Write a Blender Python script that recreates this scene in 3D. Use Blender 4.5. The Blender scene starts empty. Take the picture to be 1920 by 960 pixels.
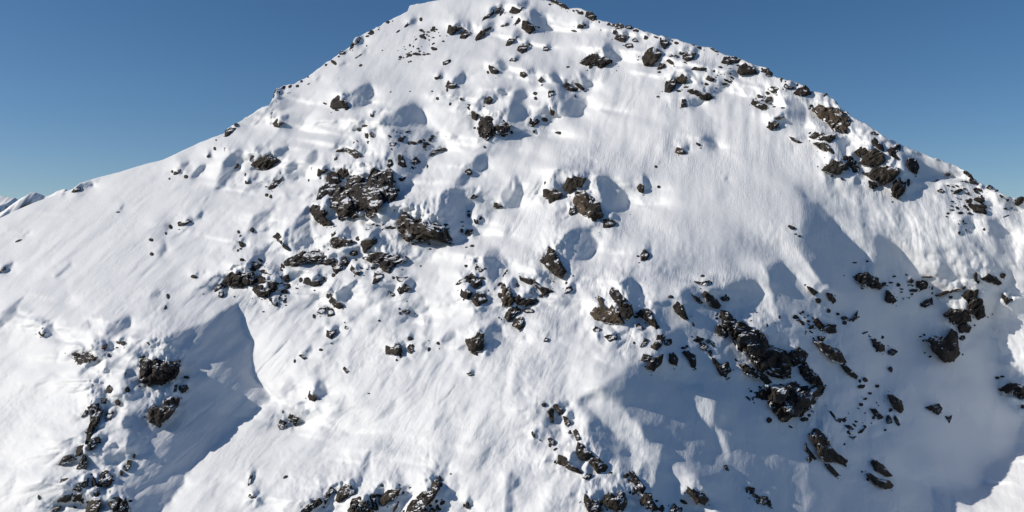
import bpy, bmesh, math, random
import numpy as np
from mathutils import Vector

# ---------------------------------------------------------------- camera, sky, sun, exposure
S = bpy.context.scene
COL = S.collection
FPX = 1663.0                                     # focal length in pixels of a 1920 wide picture
cam_data = bpy.data.cameras.new('camera')
cam_data.sensor_width = 36.0
cam_data.lens = 36.0 * FPX / 1920.0
cam_data.clip_start, cam_data.clip_end = 1.0, 60000.0
cam = bpy.data.objects.new('camera', cam_data)
COL.objects.link(cam)
cam.location = (0, 0, 0)
cam.rotation_euler = (math.radians(90), 0, 0)    # a drone looking level at the face
S.camera = cam

SUN_ELEV, SUN_AZ = 27.0, 93.0                    # degrees; azimuth measured from the view direction towards the left
el, az = math.radians(SUN_ELEV), math.radians(SUN_AZ)
SUN_DIR = np.array([-math.sin(az) * math.cos(el), math.cos(az) * math.cos(el), math.sin(el)])   # towards the sun

world = bpy.data.worlds.new('World')
S.world = world
world.use_nodes = True
wn = world.node_tree
wn.nodes.clear()
sky = wn.nodes.new('ShaderNodeTexSky')
sky.sky_type = 'NISHITA'
sky.sun_disc = False
sky.sun_elevation = el
sky.sun_rotation = -az
sky.altitude = 1500
sky.air_density = 0.85
sky.dust_density = 1.1
sky.ozone_density = 2.0
bg = wn.nodes.new('ShaderNodeBackground')
bg.inputs['Strength'].default_value = 0.082
wo = wn.nodes.new('ShaderNodeOutputWorld')
hs = wn.nodes.new('ShaderNodeHueSaturation')                  # the picture's deep winter blue
hs.inputs['Saturation'].default_value = 1.23
wn.links.new(sky.outputs['Color'], hs.inputs['Color'])
wn.links.new(hs.outputs['Color'], bg.inputs['Color'])
wn.links.new(bg.outputs['Background'], wo.inputs['Surface'])

sun_data = bpy.data.lights.new('sun', 'SUN')
sun_data.energy = 4.0
sun_data.angle = math.radians(0.5)
sun_data.color = (1.0, 0.92, 0.805)
sun = bpy.data.objects.new('sun', sun_data)
COL.objects.link(sun)
sun.rotation_euler = Vector(SUN_DIR.tolist()).to_track_quat('Z', 'Y').to_euler()

S.view_settings.view_transform = 'Standard'
S.view_settings.look = 'None'
S.view_settings.exposure = 0.0
S.view_settings.gamma = 1.0
S.view_settings.use_curve_mapping = False
S.render.resolution_x, S.render.resolution_y = 1024, 512
S.cycles.max_bounces = 6
S.cycles.diffuse_bounces = 2

random.seed(7)
RNG = np.random.default_rng(7)
# ---------------------------------------------------------------- survey of the mountainside
# Tiles of a survey picture (1920 x 960): origin and scale of each tile's own coordinates
TILE = {'A': (0, 240, 4), 'B': (400, 0, 4), 'C': (800, 0, 4), 'D': (1200, 0, 4), 'E': (400, 240, 4), 'F': (800, 240, 4),
        'G': (1200, 240, 4), 'H': (1440, 200, 4), 'I': (0, 480, 4), 'J': (0, 720, 4), 'K': (400, 480, 4), 'L': (400, 720, 4),
        'M': (800, 480, 4), 'N': (960, 720, 4), 'O': (1200, 480, 4), 'P': (1440, 720, 4), 'Q': (1440, 400, 3), 'Z': (0, 0, 1)}

SKYLINE = [(-460, 590), (-300, 530), (-150, 465), (-60, 430), (0, 409), (40, 390), (75, 376), (105, 365), (135, 355), (150, 343), (175, 335), (225, 322),
           (275, 307), (307, 299), (335, 286), (375, 267), (420, 250), (427, 240), (450, 227), (482, 207), (505, 195), (513, 180), (520, 166),
           (532, 159), (550, 157), (575, 144), (600, 126), (625, 110), (637, 101), (657, 85), (665, 72), (695, 59), (720, 42),
           (764, 22), (768, 12), (782, 7), (822, 1), (860, -8), (920, -16), (975, -12), (1007, -3), (1025, 1), (1037, 3), (1052, 10),
           (1070, 16), (1085, 15), (1097, 21), (1112, 25), (1120, 37), (1150, 44), (1162, 44), (1182, 51), (1210, 57),
           (1237, 67), (1277, 75), (1305, 85), (1335, 90), (1362, 104), (1390, 110), (1412, 122), (1438, 127), (1448, 142),
           (1460, 146), (1487, 152), (1510, 161), (1518, 170), (1537, 172), (1562, 185), (1582, 207), (1597, 220), (1622, 231),
           (1645, 245), (1665, 259), (1682, 266), (1715, 281), (1745, 294), (1790, 311), (1810, 320), (1827, 336), (1850, 348),
           (1860, 350), (1875, 361), (1905, 372), (1920, 376), (1980, 400), (2100, 445), (2380, 560)]

# places where the snow turns away from the sun: how far (0 faces it, 1 fully turned away), softness in survey pixels, outline
RELIEF = '''
Z .85 3 1240,560 1290,530 1330,545 1370,520 1400,500 1440,490 1475,470 1483,430 1483,372 1495,352 1515,367 1550,397 1580,430 1622,480 1622,440 1650,440 1680,465 1740,528 1760,545 1800,560 1830,560 1852,400 1890,410 1900,450 1915,520 1874,560 1848,625 1876,690 1870,718 1896,760 1920,790 1900,848 1860,872 1835,884 1850,905 1828,925 1780,922 1750,915 1752,1000 1750,1260 1250,1260 1232,1000 1225,940 1180,890 1135,862 1115,845 1095,825 1092,790 1067,762 1090,735 1110,720 1170,680 1185,640 1215,560
Z .6 12 1240,580 1330,550 1500,540 1600,600 1620,720 1560,760 1400,700 1250,680
Z .95 6 1500,400 1550,440 1600,500 1610,560 1560,560 1500,470 1490,420
Z .95 8 1180,700 1260,720 1330,800 1350,860 1330,900 1270,840 1230,800 1180,760 1120,740
Z 1 8 1700,700 1790,660 1835,640 1850,720 1880,770 1890,840 1855,868 1825,915 1770,910 1700,900 1680,800
Z .95 6 1640,440 1700,490 1750,540 1690,560 1640,520
N .08 6 1220,-10 1440,-10 1480,40 1530,200 1540,330 1600,380 1640,560 1630,570 1570,450 1500,330 1350,170
N -.15 5 540,180 660,60 830,190 960,300 1000,400 1110,450 1130,560 1110,650 1050,750 1040,800 980,720 900,640 880,520 900,470 800,400 700,300
N -.15 3 1200,600 1300,650 1390,700 1440,790 1370,790 1310,780 1250,860 1210,740
N -.15 3 1380,940 1480,830 1560,1000 1320,1000
N -.15 2 740,600 770,570 810,580 810,650 720,640
N .9 4 540,300 620,280 720,380 880,500 880,600 800,560 700,560 560,430
O -.15 5 -40,100 60,180 110,200 60,300 100,420 150,540 160,600 110,720 50,740 -20,800 -60,600 10,380 50,310 -40,220
O -.15 3 60,100 290,170 300,330 340,400 360,480 310,440 250,360 190,280
O -.15 3 320,80 540,130 550,260 480,280 420,220 330,210
O -.15 3 680,-40 880,-20 960,150 970,250 1010,350 1050,450 1040,520 1060,600 1100,680 1130,770 1090,740 1030,640 980,640 920,570 860,520 800,480 720,480 720,430 800,390 900,350 910,300 890,230 800,150
O -.15 3 960,-40 1160,-60 1300,120 1400,220 1440,260 1350,280 1280,230 1150,130
Q .05 3 300,-40 440,-20 560,120 600,220 590,340 550,335 540,200 450,110
Q -.1 3 430,0 1010,0 1060,80 1085,180 1090,400 1000,440 1100,480 1110,540 1000,530 970,480 935,400 940,350 760,200 600,110
Q .05 3 1160,10 1230,60 1240,160 1330,230 1430,330 1440,370 1380,330 1320,300 1230,220 1160,160
Q .05 3 1290,40 1470,-20 1470,290 1430,260 1370,190 1390,120 1330,80
Z -.1 3 1905,500 1878,570 1852,628 1880,680 1876,715 1900,757 1990,800 1990,480
P -.2 1 365,280 410,270 420,350 370,350
Z .8 4 265,640 280,630 320,627 350,615 390,600 425,577 445,570 450,592 452,615 467,640 476,665 472,690 485,720 510,750 455,785 410,822 365,872 335,915 300,960 270,1040 200,1040 215,900 235,830 240,760 230,720 240,680
Z 1 3 390,606 425,577 445,570 450,592 452,615 467,640 476,665 472,690 485,720 510,750 455,785 410,822 365,872 335,915 300,960 270,1040 255,1040 290,900 345,780 360,690
I -.15 2 1130,640 1180,622 1250,650 1260,672 1190,690 1170,760 1155,720
I -.15 2 1060,775 1080,730 1120,705 1150,712 1140,785
J -.15 2 800,300 860,290 820,400 760,560 700,660 740,540 790,400
J -.15 2 940,340 965,350 945,500 900,660 885,600 930,450
A .6 2 600,430 640,405 700,410 700,440 640,465 600,450
A .6 2 440,520 480,480 500,480 480,510
A .8 2 1350,265 1420,240 1420,270 1380,310 1340,310
A .8 2 1420,350 1490,280 1555,255 1540,300 1480,370 1420,385
A .85 2 1690,210 1760,155 1820,170 1820,210 1790,290 1760,370 1680,450 1590,490 1580,460 1630,350 1660,260
A .75 2 1530,500 1570,480 1570,520 1520,590 1520,660 1480,710 1420,750 1340,800 1250,820 1250,900 1200,950 1140,955 1150,900 1250,810 1330,760 1420,720 1440,650 1480,600
A .5 2 870,620 920,570 950,560 910,620
A .4 2 160,800 210,760 220,775 170,830
B .5 1 1100,400 1130,370 1160,380 1130,400
B .6 2 910,510 950,470 1000,450 990,490
B .5 1 770,585 810,560 800,590 760,610
B .5 2 360,840 400,810 450,815 400,840
B .8 1 500,880 540,855 575,860 560,900 520,915
B .6 1 940,715 990,680 1000,715
B .9 1 1010,690 1040,660 1110,630 1170,625 1200,670 1210,715 1170,745 1200,770 1120,805 1010,810
B .5 2 1190,605 1300,555 1390,510 1300,570 1210,625
B .5 1 1200,830 1270,800 1270,830 1220,870
B .8 2 1210,960 1230,890 1280,850 1420,785 1500,785 1560,840 1600,900 1620,960
E .6 4 1180,-10 1620,-10 1700,30 1690,80 1600,300 1480,420 1350,535 1340,480 1310,300 1300,150 1250,60
E .85 2 1580,20 1700,30 1690,80 1600,300 1480,420 1350,535 1350,480 1460,350 1560,200
C .7 1 290,210 310,160 350,210 350,250 320,250
C .6 1 440,190 470,155 515,165 510,200 480,210
C 1 1 760,70 800,60 870,90 910,150 890,170 965,215 890,230 820,230 800,180 770,120
C .6 1 880,350 920,330 970,355 920,365
C .8 1 510,470 540,440 590,480 620,510 560,540 540,510
C .6 1 740,520 800,505 830,545 790,565 750,565
C .7 2 1310,370 1350,300 1400,340 1440,430 1400,470 1330,410
C .8 1 195,600 270,530 295,570 285,630 240,645 210,620
C .6 1 90,720 130,670 135,710
C .5 2 260,740 340,670 350,690 280,750
C .7 2 480,685 540,655 590,670 590,720 520,720
C .7 3 640,690 700,660 740,660 765,710 720,760 780,810 735,840 750,960 600,960 570,880 600,800
C .95 2 880,560 940,520 1000,560 1030,620 1080,680 1200,740 1220,760 1170,830 1190,850 1140,875 960,890 930,920 940,860 960,800 950,700 940,640
C .7 2 1140,530 1180,550 1250,630 1220,660 1180,660 1150,600
C .5 2 780,850 900,770 920,850 860,880
C .6 2 430,850 490,820 550,850 580,900 500,880
C .5 2 1560,240 1580,240 1610,290 1570,290
D .8 1 330,520 370,510 430,570 350,600
D .85 2 560,550 640,520 720,510 740,560 760,620 690,640 640,690 560,720 545,690 570,640
D .7 1 345,740 400,720 480,760 430,800 350,795
D .7 3 1070,720 1150,720 1210,740 1250,830 1260,920 1240,960 1090,960 1080,860
D .5 2 840,570 940,560 1010,590 960,590
E .7 2 400,210 480,150 550,110 575,160 520,210 460,230 430,220
E .7 2 280,390 330,320 345,360 310,410 270,400
E .7 2 520,290 580,240 640,260 740,150 800,150 790,210 740,300 700,370 610,405 540,390
E .65 3 270,650 470,570 470,610 410,690 340,740 290,790 240,860 170,910 230,790
E .5 2 330,780 420,725 410,770 350,800
E .4 4 240,940 300,880 420,840 440,880 560,960 230,960
E .65 2 560,830 570,740 620,660 690,580 720,570 735,680 745,800 750,900 700,910 600,920 560,880
E .5 2 1480,580 1560,550 1540,610 1600,680 1500,660
F .75 2 30,600 60,520 120,450 180,450 250,480 290,580 310,660 330,800 300,850 180,865 140,750 80,720
E .7 2 1240,800 1280,780 1340,840 1320,920 1280,920 1240,880
E .5 2 1380,860 1430,850 1450,910 1390,940
F .8 1 330,260 370,200 440,185 470,220 450,300 400,330 330,310
F .7 2 190,430 270,310 330,340 310,410 240,465
F .65 2 540,500 600,420 650,330 690,360 715,450 700,560 690,610 580,610 560,560
F .1 1 650,330 665,340 660,480 650,480
F .5 1 440,640 465,580 495,640
F .5 3 410,940 460,890 520,900 570,960 590,1020 560,1060 430,1040
F .35 6 600,700 640,690 640,780 590,850 580,960 560,960
F 1 1 1235,375 1330,365 1420,430 1535,520 1510,600 1430,610 1330,620 1310,520 1260,430
F .7 1 1370,650 1430,640 1470,710 1420,700
F .85 2 1000,830 1060,760 1150,735 1220,760 1270,850 1280,920 1230,970 1140,1000 1040,1010 1020,950
F .8 1 1610,350 1650,360 1690,430 1670,470 1630,460
F .4 1 1730,260 1760,235 1770,270
F .5 2 160,110 190,20 240,70 200,90
F .8 2 600,0 830,0 840,40 760,50 650,30
G .9 2 430,90 480,40 540,80 600,150 540,165 460,110
G .6 2 620,370 650,355 670,380 640,400
G .35 18 800,200 1000,150 1100,250 1250,480 1130,520 1050,400 900,330
G .35 14 560,780 700,760 800,880 1000,960 900,1000 620,980
G .35 8 500,440 640,420 700,500 620,600 520,560
G .5 2 1380,300 1470,350 1470,430 1400,420 1370,350
G .4 2 1105,60 1140,110 1165,200 1150,205 1125,140
H .75 2 490,240 600,210 640,270 580,300 590,380 520,380
H 1 2 640,85 740,160 850,200 1000,290 1250,400 1480,485 1430,535 1250,525 1100,545 1010,500 980,400 960,330 850,250 700,170
H .9 1 1000,680 1080,560 1180,605 1090,650
H .6 1 820,590 860,570 880,580 830,615
H .9 2 1650,620 1750,660 1980,740 1980,790 1780,780 1700,720
H .8 2 1420,860 1500,800 1560,860 1545,960 1440,960
H .9 2 1620,830 1720,860 1850,960 1640,960
I .7 3 0,410 100,330 230,240 210,290 130,370 130,430 80,500 0,550 -90,600 -60,480
I .6 3 385,160 470,80 540,10 540,60 480,120 430,165
I .6 2 0,110 40,60 110,30 90,80 40,120
I .4 2 170,530 240,460 245,480 190,530
I .6 1 340,540 410,490 380,545
I .5 3 1090,320 1130,260 1200,230 1220,280 1180,320 1100,340 1050,400
I .6 2 770,590 800,500 900,460 990,450 990,530 900,570 840,620 800,680
I .4 2 680,660 720,600 760,640 760,700 690,700
I .4 2 980,590 1050,550 1100,580 1040,610 960,670
I .6 2 570,890 650,800 740,790 700,840 600,910
I .5 1 1490,150 1550,90 1550,130 1500,160
K .8 2 890,280 1000,240 1030,290 1000,370 970,350 900,290
K .5 2 1040,520 1080,420 1100,430 1060,530
K .6 1 700,750 700,700 740,660 740,720
K .5 3 1560,590 1610,490 1650,410 1640,520 1610,610
K .5 3 1700,640 1740,580 1820,560 1820,620 1760,660 1720,660
K .4 1 1020,840 1040,810 1050,850
K .4 4 760,960 850,880 900,800 960,790 900,860 850,960
K .4 1 1420,140 1470,110 1450,160
K .35 5 560,60 700,120 620,240 780,250 700,280 560,270 540,150
L .75 2 750,30 780,-30 840,-10 870,70 800,110 770,90
L .5 1 650,210 690,150 690,220 660,260
L .55 3 1050,700 1120,560 1200,430 1180,620 1120,720 1060,830 1080,740
L .4 3 1330,700 1380,600 1380,630 1340,710
L .4 2 700,850 740,780 800,760 800,850
L .6 1 830,960 900,840 900,900 860,960
L .5 2 1670,700 1700,640 1760,580 1765,650 1730,740 1690,760
L .5 2 1700,900 1730,780 1790,790 1760,880 1720,980 1700,980
M .7 3 400,0 580,0 635,60 560,200 490,280 450,180 430,100
M .7 2 820,140 860,90 900,120 940,200 930,260 880,210
M .4 2 1080,140 1150,110 1180,150 1110,220
M .65 2 430,560 490,470 560,520 580,610 520,640 440,660
M .45 3 110,640 160,560 220,560 220,610 140,650
M 1 1 1440,205 1500,165 1560,170 1650,300 1620,380 1600,420 1540,400 1500,300
M .8 1 1480,500 1540,430 1600,470 1560,505
N .5 5 -60,660 60,650 70,780 0,800 20,900 10,1000 -60,1000
'''

# drifts and tracks drawn as grooves: tile, depth (m), width (survey px), line
GROOVES = '''
M .5 1.6 1555,505 1530,600 1490,700 1465,740
M .4 1.6 1535,510 1510,600 1470,700 1455,735
K .35 1.5 310,910 390,810 470,735 560,640
K .3 1.5 400,880 470,790 540,720
K .3 1.5 600,500 680,410 760,330
J .14 1.6 1300,600 1500,430 1700,250 1900,60
J .14 1.6 1240,420 1420,290 1600,150
F .5 2 640,800 700,720 760,600 860,440 900,360
F .35 2 660,700 740,560 840,420 920,270
M .3 1.6 560,20 520,140 490,240
N .3 1.5 200,620 230,560 270,470
L .3 1.6 1700,150 1760,90 1820,10
C .3 1.6 1480,840 1530,760 1580,680
'''
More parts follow.
